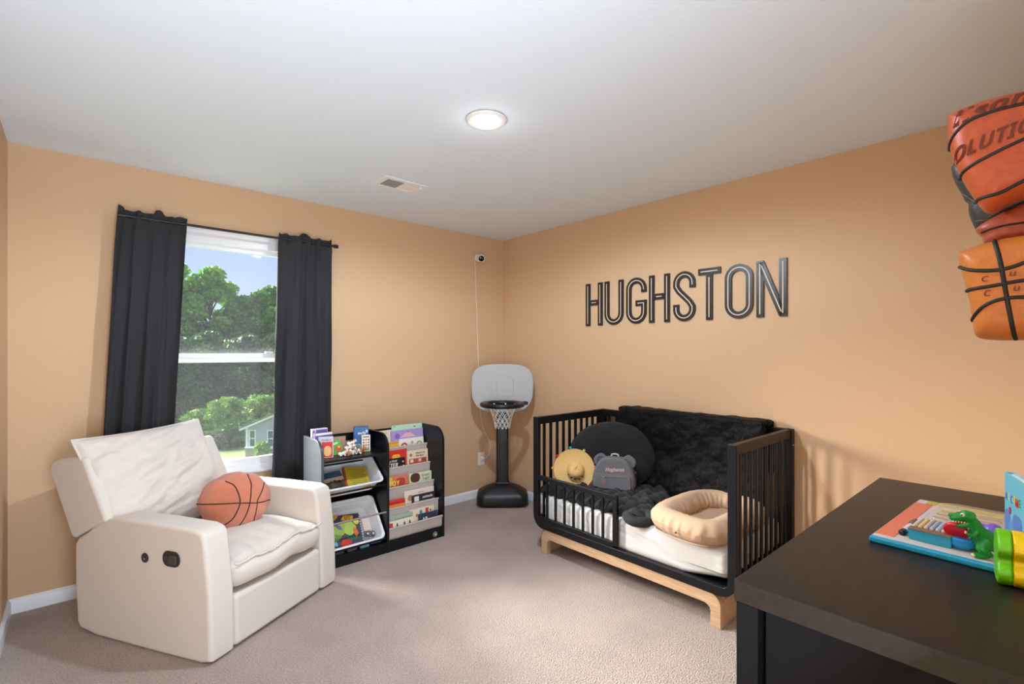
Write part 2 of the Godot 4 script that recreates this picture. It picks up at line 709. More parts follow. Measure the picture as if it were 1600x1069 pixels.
func window_in_wall() -> void:
	var o := thing("window_1", "white single-hung window between the dark curtains, trees outside", "window", Vector3.ZERO, 0, "", "structure")
	var vin := mat(C(240, 242, 245), 0.3)
	part("frame", bars(B.new(), -2.80, -1.93, 0.555, 2.15, -0.135, -0.045, 0.035).rbox(Vector3(-2.365, 2.10, -0.09), Vector3(0.80, 0.08, 0.086), 0.003), vin, o)
	part("upper_sash", bars(B.new(), -2.766, -1.964, 1.285, 2.066, -0.125, -0.095, 0.034, 0.030), vin, o)
	part("lower_sash", bars(B.new(), -2.766, -1.964, 0.589, 1.345, -0.09, -0.058, 0.036, 0.046), vin, o)
	var b := B.new()
	b.rbox(Vector3(-2.365, 1.318, -0.053), Vector3(0.79, 0.010, 0.016), 0.003)
	b.rbox(Vector3(-2.10, 1.352, -0.072), Vector3(0.05, 0.012, 0.02), 0.003)
	part("sash_lock", b, vin, o)
	var gl := mat(Color(1, 1, 1, 0.04), 0.02)
	gl.transparency = BaseMaterial3D.TRANSPARENCY_ALPHA
	gl.metallic_specular = 0.08
	part("pane", B.new().rbox(Vector3(-2.365, 1.67, -0.11), Vector3(0.74, 0.73, 0.003), 0.0005), gl, o)
	part("pane", B.new().rbox(Vector3(-2.365, 0.97, -0.074), Vector3(0.735, 0.68, 0.003), 0.0005), gl, o)
	var sc := mat(Color(0.36, 0.38, 0.38, 0.17), 0.9)
	sc.transparency = BaseMaterial3D.TRANSPARENCY_ALPHA
	part("insect_screen", B.new().quad(Vector3(-2.765, 0.59, -0.128), Vector3(-1.965, 0.59, -0.128), Vector3(-1.965, 1.30, -0.128), Vector3(-2.765, 1.30, -0.128)), sc, o)
	part("sill", B.new().rbox(Vector3(-2.365, 0.549, -0.02), Vector3(0.868, 0.014, 0.056), 0.003), vin, o)

func curtain_panel(called: String, label: String, xt0: float, xt1: float, xb0: float, xb1: float, yb: float, folds: float, sd: int) -> void:
	var o := thing(called, label, "curtain", Vector3((xt0 + xt1) / 2, yb, 0.09), 0, "dark curtain panels")
	var nz := noise(1.0, 3, sd)
	var off := o.position
	var f := func(u: float, vv: float, sgn: float) -> Vector3:
		var y := lerpf(yb, 2.165, vv)
		var low := 1.0 - vv
		var x := lerpf(lerpf(xt0, xb0, pow(low, 0.8)), lerpf(xt1, xb1, pow(low, 0.8)), u)
		var ph := u * folds * TAU + nz.get_noise_2d(u * 2.6, vv * 0.7) * 3.2
		var amp := lerpf(0.028, 0.013, smoothstep(0.4, 1.0, vv)) * (0.75 + 0.8 * nz.get_noise_2d(u * 3.0 + 9.0, vv * 0.5))
		var z := 0.085 + sin(ph) * amp + sin(ph * 0.5 + 1.3) * 0.012 * low
		if vv > 0.955:
			var k := (vv - 0.955) / 0.045
			z += sin(u * folds * 1.6 * TAU + sd) * 0.007 * k
			y += maxf(-0.004, sin(u * 21.0 + sd * 2.0) * 0.013 + sin(u * 12.0 + sd) * 0.011) * k
		if absf(vv - 0.965) < 0.012:
			z += 0.006 * sgn
		x += cos(ph) * 0.006
		return Vector3(x, y, z + sgn * 0.002) - off
	var b := B.new()
	b.grid(func(u, vv): return f.call(u, vv, 1.0), 70, 64)
	b.grid(func(u, vv): return f.call(1.0 - u, vv, -1.0), 70, 64)
	for e in [0.0, 1.0]:
		b.grid(func(u, vv): return f.call(e, vv, (u * 2.0 - 1.0) * (1.0 if e == 0.0 else -1.0)), 1, 64)
		b.grid(func(u, vv): return f.call(vv, e, (u * 2.0 - 1.0) * (1.0 if e == 1.0 else -1.0)), 1, 70)
	part("panel", b, M.curtain, o)
	# stitched hem along the inner edge
	var hem := PackedVector3Array()
	var uh := 0.72 if sd == 1 else 0.9
	for k in 41:
		hem.append(f.call(uh, k / 43.0, 1.0) + Vector3(0, 0, 0.001))
	part("seam", B.new().tube(hem, 0.0022, 5), M.curtain, o)

func curtains() -> void:
	curtain_panel("curtain", "dark charcoal curtain panel behind the cream armchair, left of the window", -2.93, -2.60, -3.03, -2.705, 0.16, 4.3, 1)
	curtain_panel("curtain", "dark charcoal curtain panel that hangs down behind the toy organizer", -2.085, -1.725, -2.14, -1.735, 0.16, 4.1, 2)
	var o := thing("curtain_rod", "thin dark curtain rod with short cylindrical end caps above the window", "curtain rod", Vector3(-2.3, 2.128, 0.085))
	part("rod", B.new().tube(PackedVector3Array([Vector3(-0.61, 0, 0), Vector3(0.60, 0, 0)]), 0.008, 12), M.plastic_black, o)
	for s in [-0.612, 0.612]:
		part("end_cap", B.new().tube(PackedVector3Array([Vector3(s - 0.017, 0, 0), Vector3(s - 0.015, 0, 0), Vector3(s + 0.015, 0, 0), Vector3(s + 0.017, 0, 0)]), [0.010, 0.0135, 0.0135, 0.010], 14), M.plastic_black, o)
	for s in [-0.61, 0.56]:
		var b := B.new().rbox(Vector3(s, -0.004, -0.0825), Vector3(0.02, 0.06, 0.004), 0.001)
		b.tube(PackedVector3Array([Vector3(s, -0.01, -0.083), Vector3(s, -0.011, -0.01), Vector3(s, -0.009, 0.004)]), 0.005, 8)
		part("bracket", b, M.plastic_black, o)

func ceiling_vent() -> void:
	var o := thing("ceiling_vent", "white ceiling air register, half dark louvers, half closed damper", "vent", Vector3(-1.5385, HC, 0.7665))
	var b := B.new()
	b.xf(Transform3D(Basis(Vector3.RIGHT, PI / 2), Vector3(0, 0, 0)))
	# frame lies in x, z and hangs 8 mm below the ceiling
	bars(b, -0.152, 0.152, -0.098, 0.098, 0.0, 0.008, 0.036)
	part("frame", b, M.white, o)
	part("backing", B.new().rbox(Vector3(-0.06, 0.02, 0), Vector3(0.12, 0.004, 0.13), 0.001), flat(28, 28, 28), o)
	part("damper_plate", B.new().rbox(Vector3(0.058, -0.003, 0), Vector3(0.118, 0.004, 0.128), 0.001), M.white, o)
	for k in 9:
		var z := -0.056 + k * 0.014
		var s := B.new()
		s.xf(Transform3D(Basis(Vector3.RIGHT, deg_to_rad(-35)), Vector3(-0.058, -0.004, z)))
		s.rbox(Vector3.ZERO, Vector3(0.118, 0.0012, 0.008), 0.0005)
		part("louver", s, flat(150, 150, 148), o)
	for k in 5:
		part("crossbar", B.new().rbox(Vector3(-0.104 + k * 0.023, -0.0045, 0), Vector3(0.0018, 0.005, 0.124), 0.0005), flat(150, 150, 148), o)
	part("lever", B.new().rbox(Vector3(0.122, -0.012, 0.05), Vector3(0.006, 0.012, 0.014), 0.002), M.white, o)

func wall_letters() -> void:
	# each: letter, left edge, right edge along the wall, strokes in a 1 x 1 cell (closed ones end with true)
	var w := 0.042
	var spec := [["H", 1.047, 1.212], ["U", 1.236, 1.41], ["G", 1.438, 1.611], ["H", 1.634, 1.798], ["S", 1.827, 1.988], ["T", 2.009, 2.16], ["O", 2.188, 2.362], ["N", 2.382, 2.553]]
	var seen_h := 0
	for q in spec:
		var L: String = q[0]
		var wd: float = q[2] - q[1]
		var x0 := w / 2
		var x1 := wd - w / 2
		var hh := 0.34
		var y0 := w / 2
		var y1 := hh - w / 2
		var xm := wd / 2
		var r := (x1 - x0) / 2
		var st := []
		match L:
			"H":
				st = [[PackedVector2Array([Vector2(x0, 0), Vector2(x0, hh)]), false], [PackedVector2Array([Vector2(x1, 0), Vector2(x1, hh)]), false], [PackedVector2Array([Vector2(x0 + w / 2, 0.185), Vector2(x1 - w / 2, 0.185)]), false]]
			"U":
				var pa := PackedVector2Array([Vector2(x0, hh)])
				pa.append_array(arc(Vector2(xm, y0 + r), r, 180, 360, 14))
				pa.append(Vector2(x1, hh))
				st = [[pa, false]]
			"G":
				var pg := PackedVector2Array([Vector2(x1, 0.228)])
				pg.append_array(arc(Vector2(xm, y1 - r), r, 0, 180, 14))
				pg.append_array(arc(Vector2(xm, y0 + r), r, 180, 360, 14))
				pg.append(Vector2(x1, 0.150))
				pg.append(Vector2(xm - 0.004, 0.150))
				st = [[pg, false]]
			"S":
				var ps := PackedVector2Array([Vector2(x1, 0.225)])
				ps.append_array(arc(Vector2(xm, y1 - r), r, 0, 180, 14))
				ps.append_array(spline2([Vector2(x0, y1 - r - 0.02), Vector2(x0 + 0.022, 0.205), Vector2(xm, 0.168), Vector2(x1 - 0.022, 0.13), Vector2(x1, y0 + r + 0.015)], 5))
				ps.append_array(arc(Vector2(xm, y0 + r), r, 0, -180, 14))
				ps.append(Vector2(x0, 0.115))
				st = [[ps, false]]
			"T":
				st = [[PackedVector2Array([Vector2(0, y1), Vector2(wd, y1)]), false], [PackedVector2Array([Vector2(xm, y1 - w / 2), Vector2(xm, 0)]), false]]
			"O":
				var po := PackedVector2Array([])
				po.append_array(arc(Vector2(xm, y1 - r), r, 0, 180, 16))
				po.append_array(arc(Vector2(xm, y0 + r), r, 180, 360, 16))
				st = [[po, true]]
			"N":
				st = [[PackedVector2Array([Vector2(x0, 0), Vector2(x0, hh)]), false], [PackedVector2Array([Vector2(x1, 0), Vector2(x1, hh)]), false], [PackedVector2Array([Vector2(x0 + 0.002, hh - 0.01), Vector2(x1 - 0.002, 0.01)]), false]]
		var nm := L
		var lab := "large black wooden wall letter %s with a pale inline" % L
		if L == "H":
			lab = ["large black wooden wall letter H, first letter of the name", "large black wooden wall letter H between the G and the S"][seen_h]
			seen_h += 1
		var o := thing("wall_letter", lab, "letter", Vector3(0, 1.566, q[1]), -PI / 2, "black letters spelling a name above the crib")
		var b := B.new()
		var b2 := B.new()
		for s in st:
			b.strip(s[0], w, 0.0003, 0.014, s[1])
			var inner: PackedVector2Array = s[0].duplicate()
			if not s[1]:
				var m := inner.size()
				inner[0] = inner[0] + (inner[1] - inner[0]).normalized() * 0.018
				inner[m - 1] = inner[m - 1] + (inner[m - 2] - inner[m - 1]).normalized() * 0.018
			b2.strip(inner, 0.0065, 0.012, 0.0148, s[1])
		part("body", b, M.letter if M.has("letter") else mat(C(40, 37, 36), 0.35), o)
		part("inline", b2, flat(222, 200, 172), o, "pale inline stripe")

# ---------------------------------------------------------------- outdoors
func leaf_mesh(s: float) -> ArrayMesh:
	var b := B.new()
	var rng := RandomNumberGenerator.new()
	rng.seed = 5
	for k in 5:
		var bs := Basis.from_euler(Vector3(rng.randf_range(-1.1, 1.1), rng.randf() * TAU, rng.randf_range(-1.1, 1.1)))
		b.xf(Transform3D(bs, Vector3(rng.randf_range(-1, 1), rng.randf_range(-0.7, 0.7), rng.randf_range(-1, 1)) * s * 0.9))
		var q := s * 0.55
		b.quad(Vector3(-q * 0.6, 0, 0), Vector3(0, q * 0.12, q * 0.7), Vector3(q, 0, 0), Vector3(0, q * 0.12, -q * 0.7))
	return b.mesh()

func tree(called: String, label: String, category: String, group: String, base: Vector3, h: float, rad: float, crown0: float, cols: Array, count: int, leaf: float, sd: int, cone := false) -> void:
	var o := thing(called, label, category, base, 0, group)
	var rng := RandomNumberGenerator.new()
	rng.seed = sd
	var b := B.new()
	var bark := mat(cols[2], 0.9)
	var tr := h * 0.012 + 0.04
	var pts := []
	for k in 6:
		pts.append(Vector3(rng.randf_range(-0.2, 0.2) * k * 0.2, h * 0.95 * k / 5.0, rng.randf_range(-0.2, 0.2) * k * 0.2))
	var rr := []
	var sp := spline(pts, 3)
	for k in sp.size():
		rr.append(tr * (1.0 - 0.9 * k / sp.size()))
	b.tube(sp, rr, 7)
	var lobes := []
	var nl := 30
	for k in nl:
		var y := lerpf(crown0, 0.97, (k + 0.5) / nl)
		var taper := 1.0 - y if cone else sqrt(maxf(0.04, 1.0 - pow((y - (crown0 + 1.0) * 0.47) / (0.56 * (1.0 - crown0) + 0.001), 2.0)))
		var an := k * 2.4 + rng.randf()
		var rd := rad * taper * rng.randf_range(0.25, 0.95)
		var c := Vector3(cos(an) * rd, y * h, sin(an) * rd)
		var lr := rad * rng.randf_range(0.22, 0.42) * (0.5 + 0.5 * taper)
		lobes.append([c, lr])
		b.tube(PackedVector3Array([Vector3(0, y * h * 0.8, 0), (Vector3(0, y * h * 0.86, 0) + c) / 2.0, c]), [tr * 0.45, tr * 0.28, tr * 0.1], 5)
	part("trunk", b, bark, o)
	var mm := MultiMesh.new()
	mm.transform_format = MultiMesh.TRANSFORM_3D
	mm.use_colors = true
	mm.mesh = leaf_mesh(leaf)
	mm.instance_count = count
	for k in count:
		var lb = lobes[rng.randi() % nl]
		var d := Vector3(rng.randfn(), rng.randfn(), rng.randfn()).normalized()
		var rad2: float = lb[1] * pow(rng.randf(), 0.35)
		var q: Vector3 = lb[0] + Vector3(d.x, d.y * 0.8, d.z) * rad2
		q.y = maxf(q.y, 0.1)
		var s := rng.randf_range(0.6, 1.3)
		mm.set_instance_transform(k, Transform3D(Basis.from_euler(Vector3(rng.randf() * 0.8, rng.randf() * TAU, rng.randf() * 0.8)).scaled(Vector3.ONE * s), q))
		var c0: Color = cols[0]
		mm.set_instance_color(k, c0.lerp(cols[1], rng.randf()).srgb_to_linear())
	var mi := MultiMeshInstance3D.new()
	mi.name = "foliage"
	mi.multimesh = mm
	var lm := mat(Color.WHITE, 0.6)
	lm.vertex_color_use_as_albedo = true
	lm.backlight_enabled = true
	lm.backlight = Color(0.4, 0.46, 0.26)
	mi.material_override = lm
	mi.set_meta("kind", "stuff")
	o.add_child(mi)

func outdoors() -> void:
	var tn := noise(0.05, 3, 4)
	var b := B.new()
	b.grid(func(u, vv):
		var x := lerpf(-40.0, 70.0, u)
		var z := lerpf(-3.0, -120.0, vv)
		return Vector3(x, -8.1 - smoothstep(-30.0, -8.0, z) * 0.6 + tn.get_noise_2d(x, z) * 0.5 - smoothstep(9.0, 2.0, x) * 0.9, z), 60, 60)
	var gm := tri(mat(Color.WHITE, 0.95), 0.15, true)
	gm.albedo_texture = ntex(0.03, 5, 31, 256, [C(74, 100, 42), C(100, 126, 60), C(122, 142, 78)])
	single("lawn", b, gm, "sloping green lawn below the window, by the grey house", "lawn", "", "structure")
	var hi := [C(100, 156, 54), C(172, 214, 92), C(92, 84, 72)]
	var mid := [C(78, 136, 58), C(138, 192, 86), C(84, 78, 68)]
	var dark := [C(54, 90, 50), C(100, 144, 84), C(70, 64, 56)]
	var lime := [C(104, 146, 58), C(178, 208, 108), C(96, 86, 66)]
	var grey := [C(92, 112, 84), C(138, 156, 118), C(96, 86, 66)]
	var g1 := "tall leafy trees at the back of the view"
	var tall := [
		[Vector3(6.6, -9, -88), 23.5, 5.2, hi, "tallest broadleaf tree outside, at the left edge of the window view"],
		[Vector3(12.2, -9, -83.5), 22.8, 4.6, hi, "tall bright green broadleaf tree with a broad crown, outside the upper pane"],
		[Vector3(15.6, -9, -80.5), 18.6, 3.4, mid, "lower broadleaf tree in the dip of the treeline outside"],
		[Vector3(18.6, -9, -78), 20.4, 3.6, mid, "upright tree with pointed top shoots, right of the treeline dip"],
		[Vector3(21.6, -9, -75), 20.0, 3.6, mid, "upright tree half hidden behind the right-hand curtain"],
	]
	for k in tall.size():
		var q = tall[k]
		tree("broadleaf_tree", q[4], "tree", g1, q[0], q[1], q[2], 0.22, q[3], 9000, 0.55, 40 + k)
	var ev := [
		[Vector3(5.6, -9, -75), 12.0, 3.6, "dark tree with bare pale trunks at the left of the lower pane"],
		[Vector3(9.4, -9, -72.5), 12.6, 3.8, "dark bushy tree in the middle of the lower pane, left"],
		[Vector3(13.2, -9, -69.5), 12.2, 3.8, "dark bushy tree in the middle of the lower pane, right"],
		[Vector3(17.0, -9, -66.5), 12.8, 3.8, "dark bushy tree at the right edge of the lower pane"],
	]
	for k in ev.size():
		var q = ev[k]
		tree("dark_tree", q[3], "tree", "dark trees in front of the tall ones", q[0], q[1], q[2], 0.12, dark, 4600, 0.5, 60 + k)
	var sh := [
		[Vector3(7.5, -9, -62), 3.6, 1.9, lime, "small light green bush at the left foot of the dark trees"],
		[Vector3(9.7, -8.6, -59.5), 4.6, 2.1, lime, "big light green bush left of the grey house"],
		[Vector3(12.2, -8.6, -57.6), 4.7, 2.1, lime, "light green bush rising behind the grey house roof"],
		[Vector3(14.6, -8.6, -57.5), 5.0, 2.1, lime, "light green bush behind the house, next to the curtain edge"],
		[Vector3(7.6, -8.9, -53.5), 2.0, 1.5, grey, "dull grey green shrub at the edge of the lawn"],
		[Vector3(9.1, -8.3, -52.5), 2.3, 1.2, dark, "dark shrub beside the corner of the grey house"],
		[Vector3(9.05, -8.1, -42.9), 1.3, 0.45, lime, "small light shrub in front of the grey house wall"],
	]
	for k in sh.size():
		var q = sh[k]
		tree("shrub", q[4], "shrub", "shrubs on the lawn outside", q[0], q[1], q[2], 0.05, q[3], 2600 if k < 4 else 1300, 0.24, 80 + k)
	# the wood goes on to both sides of what the window shows
	var rng := RandomNumberGenerator.new()
	rng.seed = 99
	var mm := MultiMesh.new()
	mm.transform_format = MultiMesh.TRANSFORM_3D
	mm.use_colors = true
	mm.mesh = leaf_mesh(0.8)
	mm.instance_count = 16000
	var cn := noise(0.09, 3, 44)
	for k in 16000:
		var x := rng.randf_range(-46.0, 2.0) if k % 3 < 2 else rng.randf_range(27.0, 60.0)
		var top := 8.0 + cn.get_noise_1d(x) * 6.0
		if k >= 12000:
			x = rng.randf_range(-4.0, 36.0)
			top = 2.0 + cn.get_noise_1d(x) * 2.0
		var q := Vector3(x, lerpf(-9.0, top, pow(rng.randf(), 0.8)), -92.0 + x * 0.35 + rng.randf_range(-5.0, 5.0) * (1.0 if x < 10.0 else 0.6))
		mm.set_instance_transform(k, Transform3D(Basis.from_euler(Vector3(rng.randf(), rng.randf() * TAU, rng.randf())).scaled(Vector3.ONE * rng.randf_range(0.7, 1.4)), q))
		mm.set_instance_color(k, C(70, 120, 54).lerp(C(132, 180, 84), rng.randf()).srgb_to_linear())
	var wd := MultiMeshInstance3D.new()
	wd.name = "woods"
	wd.multimesh = mm
	var wm := mat(Color.WHITE, 0.6)
	wm.vertex_color_use_as_albedo = true
	wd.material_override = wm
	add_child(wd)
	tag(wd, "green woods going on beyond both edges of the window view", "woods", "", "stuff")
	house()

func house() -> void:
	var o := thing("neighbor_house", "pale grey sided house with a gable seen beyond the lawn", "house", Vector3(8.57, -8.5, -46.27), deg_to_rad(-45.0))
	var w := 9.4
	var wall := mat(C(190, 186, 206), 0.8)
	var trim := mat(C(238, 240, 244), 0.6)
	var e := 2.95
	var rg := 2.95 + w / 2 * 0.42
	var b := B.new().at(0, 0, -12)
	b.prism(PackedVector2Array([Vector2(0, 0), Vector2(w, 0), Vector2(w, e), Vector2(w / 2, rg), Vector2(0, e)]), 12.0)
	part("wall", b, wall, o)
	for k in 16:
		var y := 1.08 + k * 0.24
		var hw := w / 2 - maxf(0.0, (y + 0.2 - e) / 0.42)
		if hw > 0.3:
			var s := B.new()
			s.xf(Transform3D(Basis(Vector3.RIGHT, deg_to_rad(4)), Vector3(w / 2, y, 0.02)))
			s.rbox(Vector3(0, 0.11, 0), Vector3(hw * 2, 0.24, 0.02), 0.004)
			part("siding_board", s, wall, o)
	part("stone_base", B.new().rbox(Vector3(w / 2, 0.5, 0.06), Vector3(w + 0.06, 1.1, 0.2), 0.02), tri_noise(C(150, 140, 130), C(190, 182, 172), 1.0), o)
	part("ledge", B.new().rbox(Vector3(w / 2, 1.07, 0.1), Vector3(w + 0.1, 0.08, 0.26), 0.01), trim, o)
	part("corner_board", B.new().rbox(Vector3(0.05, e / 2, 0.03), Vector3(0.16, e, 0.1), 0.01), trim, o)
	var rf := B.new()
	for s in [-1.0, 1.0]:
		var tt := Transform3D(Basis(Vector3.BACK, atan(0.42) * -s), Vector3(w / 2, rg + 0.1, -5.8))
		rf.xf(tt)
		rf.rbox(Vector3(s * (w / 2 + 0.45) / cos(atan(0.42)) / 2, 0, 0), Vector3((w / 2 + 0.45) / cos(atan(0.42)), 0.12, 12.6), 0.02)
	part("roof", rf, mat(C(110, 106, 104), 0.9), o)
	var fb := B.new()
	for s in [-1.0, 1.0]:
		fb.xf(Transform3D(Basis(Vector3.BACK, atan(0.42) * -s), Vector3(w / 2, rg - 0.02, 0.46)))
		fb.rbox(Vector3(s * (w / 2 + 0.4) / cos(atan(0.42)) / 2, 0, 0), Vector3((w / 2 + 0.4) / cos(atan(0.42)), 0.24, 0.06), 0.01)
	part("fascia", fb, trim, o)
	for x in [0.62, 2.35, 4.6, 6.6]:
		var f := part("window", bars(B.new(), x - 0.32, x + 0.32, 1.12, 2.72, 0.02, 0.13, 0.09), trim, o)
		part("rail", B.new().rbox(Vector3(x, 1.92, 0.07), Vector3(0.5, 0.08, 0.06), 0.01), trim, f)
		for y in [1.55, 2.28]:
			part("pane", B.new().rbox(Vector3(x, y, 0.055), Vector3(0.48, 0.68, 0.01), 0.002), mat(C(96, 104, 116), 0.12), f)

func tri_noise(a: Color, c: Color, s: float, freq := 0.03) -> StandardMaterial3D:
	var m := tri(mat(Color.WHITE, 0.9), s)
	m.albedo_texture = ntex(freq, 4, 17, 256, [a, c])
	return m

# ---------------------------------------------------------------- armchair
func side_xf(u1: float) -> Transform3D:
	# outline x is forward (z), y is up, pushed towards smaller x
	return Transform3D(Basis(Vector3(0, 0, 1), Vector3.UP, Vector3(-1, 0, 0)), Vector3(u1, 0, 0))

func puff(hw: float, hh: float, th: float, sd: int, sgn: float, wr := 0.006, pinch := 0.05) -> Callable:
	var nz := noise(1.0, 3, sd)
	return func(u, vv):
		var a: float = (u * 2.0 - 1.0)
		var b: float = (vv * 2.0 - 1.0)
		var e: float = maxf(0.0, (1.0 - pow(absf(a), 2.6)) * (1.0 - pow(absf(b), 2.6)))
		var z: float = th * pow(e, 0.55)
		var x: float = a * hw * (1.0 - pinch * (1.0 - b * b) * a * a)
		var y: float = b * hh * (1.0 - pinch * (1.0 - a * a) * b * b)
		var wx: float = a + nz.get_noise_2d(a * 0.8, b * 0.8) * 0.5
		z += (nz.get_noise_2d(wx * 0.8 + b * 0.5, b * 2.2 - a * 0.9) * wr * 4.5 + nz.get_noise_2d(wx * 1.6 + 7.0 + b, b * 3.4 - a * 1.5) * wr * 1.6) * pow(e, 0.4)
		# tension folds that run out of the corners
		for cx in [-1.0, 1.0]:
			for cy in [-1.0, 1.0]:
				var dx: float = a - cx
				var dy: float = b - cy
				var dd := sqrt(dx * dx + dy * dy)
				z += sin(atan2(absf(dy), absf(dx)) * 15.0) * wr * 0.8 * exp(-dd * 2.6) * smoothstep(0.0, 0.25, dd)
		return Vector3(x, y, z * sgn)

func recliner() -> void:
	var o := thing("recliner_armchair", "cream fabric recliner armchair with a loose back cushion, in front of the window", "armchair", Vector3(-2.695, 0, 1.155), deg_to_rad(30.0))
	var prof := PackedVector2Array([Vector2(0.035, 0.016), Vector2(0.040, 0.06), Vector2(0.032, 0.30), Vector2(0.006, 0.50)])
	prof.append_array(spline2([Vector2(0.004, 0.515), Vector2(-0.012, 0.562), Vector2(-0.06, 0.580)], 5))
	prof.append_array(PackedVector2Array([Vector2(-0.30, 0.583), Vector2(-0.56, 0.580), Vector2(-0.66, 0.548), Vector2(-0.75, 0.490), Vector2(-0.815, 0.455), Vector2(-0.835, 0.425), Vector2(-0.835, 0.25), Vector2(-0.82, 0.05), Vector2(-0.80, 0.02), Vector2(-0.68, 0.003), Vector2(-0.30, 0.001), Vector2(-0.02, 0.003)]))
	for u in [0.128, 0.826]:
		var b := B.new().xf(side_xf(u))
		b.prism(prof, 0.128, 0.019, 5)
		part("armrest", b, M.cream, o)
	# piping along the outer armrest edges
	part("front_panel", B.new().rbox(Vector3(0.4125, 0.130, -0.04), Vector3(0.566, 0.236, 0.15), 0.022, 4), M.cream, o)
	part("seat_deck", B.new().rbox(Vector3(0.4125, 0.16, -0.42), Vector3(0.564, 0.20, 0.68), 0.02, 2), M.cream, o)
	var nz := noise(1.0, 3, 71)
	var cs := Vector3(0.578, 0.13, 0.66)
	var cc := Vector3(0.4125, 0.335, -0.292)
	var wave := func(x: float) -> float:
		return sin(x * 15.0 + 0.6) * 0.010 + sin(x * 31.0) * 0.004
	var shape := func(q: Vector3, nn: Vector3) -> Vector3:
		var a := clampf(q.x / (cs.x / 2), -1, 1)
		var e := clampf(q.z / (cs.z / 2), -1, 1)
		var up := q.y / (cs.y / 2)
		var r := q
		if up > 0.0:
			r.y += 0.05 * (1.0 - a * a) * (1.0 - e * e * e * e) * up + nz.get_noise_2d(q.x * 6.0, q.z * 3.0) * 0.010 * up
		r.y += wave.call(q.x) * smoothstep(0.1, 0.33, q.z)
		if e > 0.8:
			r.z += (1.0 - a * a) * 0.025 * smoothstep(0.8, 1.0, e)
		if nn.z > 0.3:
			r.z += sin(q.y * 40.0 + 1.0) * 0.006
		# creases that run back from the front edge
		r.y += nz.get_noise_2d(q.x * 22.0, q.z * 2.0 + 4.0) * 0.012 * smoothstep(-0.05, 0.26, q.z) * (1.0 if up > 0.5 else 0.0)
		return r
	var cush := part("seat_cushion", B.new().rbox(cc, cs, 0.05, 5, 26, shape), M.cream, o)
	var pip := PackedVector3Array()
	for k in 41:
		var x := lerpf(-0.285, 0.285, k / 40.0)
		var q: Vector3 = shape.call(Vector3(x, 0.058, 0.318), Vector3(0, 0.7, 0.7))
		pip.append(cc + q + Vector3(0, -0.002, 0.008))
	part("piping", B.new().tube(pip, 0.0058, 8), M.cream, cush)
	# back: two side wings, a middle slab and the loose cushion
	var wing := PackedVector2Array([Vector2(-0.605, 0.548), Vector2(-0.765, 0.835)])
	wing.append_array(spline2([Vector2(-0.78, 0.846), Vector2(-0.86, 0.842), Vector2(-0.96, 0.826), Vector2(-1.012, 0.806), Vector2(-1.030, 0.765)], 4))
	wing.append_array(PackedVector2Array([Vector2(-0.865, 0.455), Vector2(-0.845, 0.448), Vector2(-0.74, 0.500)]))
	var slim := PackedVector2Array([Vector2(-0.605, 0.548), Vector2(-0.765, 0.835), Vector2(-0.79, 0.842), Vector2(-0.83, 0.82), Vector2(-0.70, 0.52)])
	part("back_wing", B.new().xf(side_xf(0.112)).prism(wing, 0.112, 0.022, 4), M.cream, o)
	part("back_wing", B.new().xf(side_xf(0.70)).prism(slim, 0.10, 0.018, 4), M.cream, o)
	var slabp := PackedVector2Array([Vector2(-0.66, 0.40), Vector2(-0.815, 0.78), Vector2(-0.84, 0.80), Vector2(-0.88, 0.78), Vector2(-0.73, 0.40)])
	part("backrest", B.new().xf(side_xf(0.716)).prism(slabp, 0.606, 0.02, 3), M.cream, o)
	var up := Vector3(0, 0.883, -0.469)
	var fwd := Vector3(0, 0.469, 0.883)
	var tf := Transform3D(Basis(Vector3.RIGHT.rotated(fwd, deg_to_rad(1.5)), up.rotated(fwd, deg_to_rad(1.5)), fwd), Vector3(0.335, 0.682, -0.715))
	var b2 := B.new().xf(tf)
	b2.grid(puff(0.335, 0.285, 0.095, 81, 1.0, 0.0068), 64, 56)
	var back := puff(0.335, 0.285, 0.07, 82, -1.0, 0.003)
	b2.grid(func(u, vv): return back.call(1.0 - u, vv), 30, 26)
	var pil := part("back_cushion", b2, M.cream, o)
	var edge := puff(0.335, 0.285, 0.0, 81, 1.0, 0.0)
	var loop := PackedVector3Array()
	for k in 30:
		loop.append(tf * edge.call(k / 30.0, 0.0))
	for k in 30:
		loop.append(tf * edge.call(1.0, k / 30.0))
	for k in 30:
		loop.append(tf * edge.call(1.0 - k / 30.0, 1.0))
	for k in 30:
		loop.append(tf * edge.call(0.0, 1.0 - k / 30.0))
	part("piping", B.new().tube(loop, 0.0055, 6, true), M.cream, pil)
	# latch plate, lever and round button on the outer side of the near armrest
	var dark := mat(C(52, 46, 42), 0.5)
	var sx := Transform3D(Basis(Vector3(0, 0, 1), Vector3.UP, Vector3(-1, 0, 0)), Vector3(0.001, 0.437, -0.188))
	var lp := part("latch_plate", B.new().xf(sx).prism(rrect(0.052, 0.035, 0.033, 6), 0.006, 0.003, 2), dark, o)
	part("lever", B.new().xf(sx.translated_local(Vector3(0.014, -0.001, 0.005))).prism(rrect(0.024, 0.022, 0.011, 5), 0.008, 0.004, 2), mat(C(70, 62, 56), 0.4), lp)
	part("lever_tab", B.new().xf(sx.translated_local(Vector3(-0.018, 0.004, 0.005))).prism(rrect(0.018, 0.009, 0.006, 4), 0.005, 0.002, 2), mat(C(66, 58, 52), 0.4), lp)
	var bx := Transform3D(sx.basis, Vector3(0.001, 0.421, -0.352))
	var bt := part("button", B.new().xf(bx).prism(rrect(0.022, 0.022, 0.0218, 8), 0.006, 0.003, 2), dark, o, "dark round button")
	part("button_mark", B.new().xf(bx.translated_local(Vector3(0, -0.004, 0.006))).prism(rrect(0.005, 0.0016, 0.001, 2), 0.0006), flat(210, 200, 190), bt)
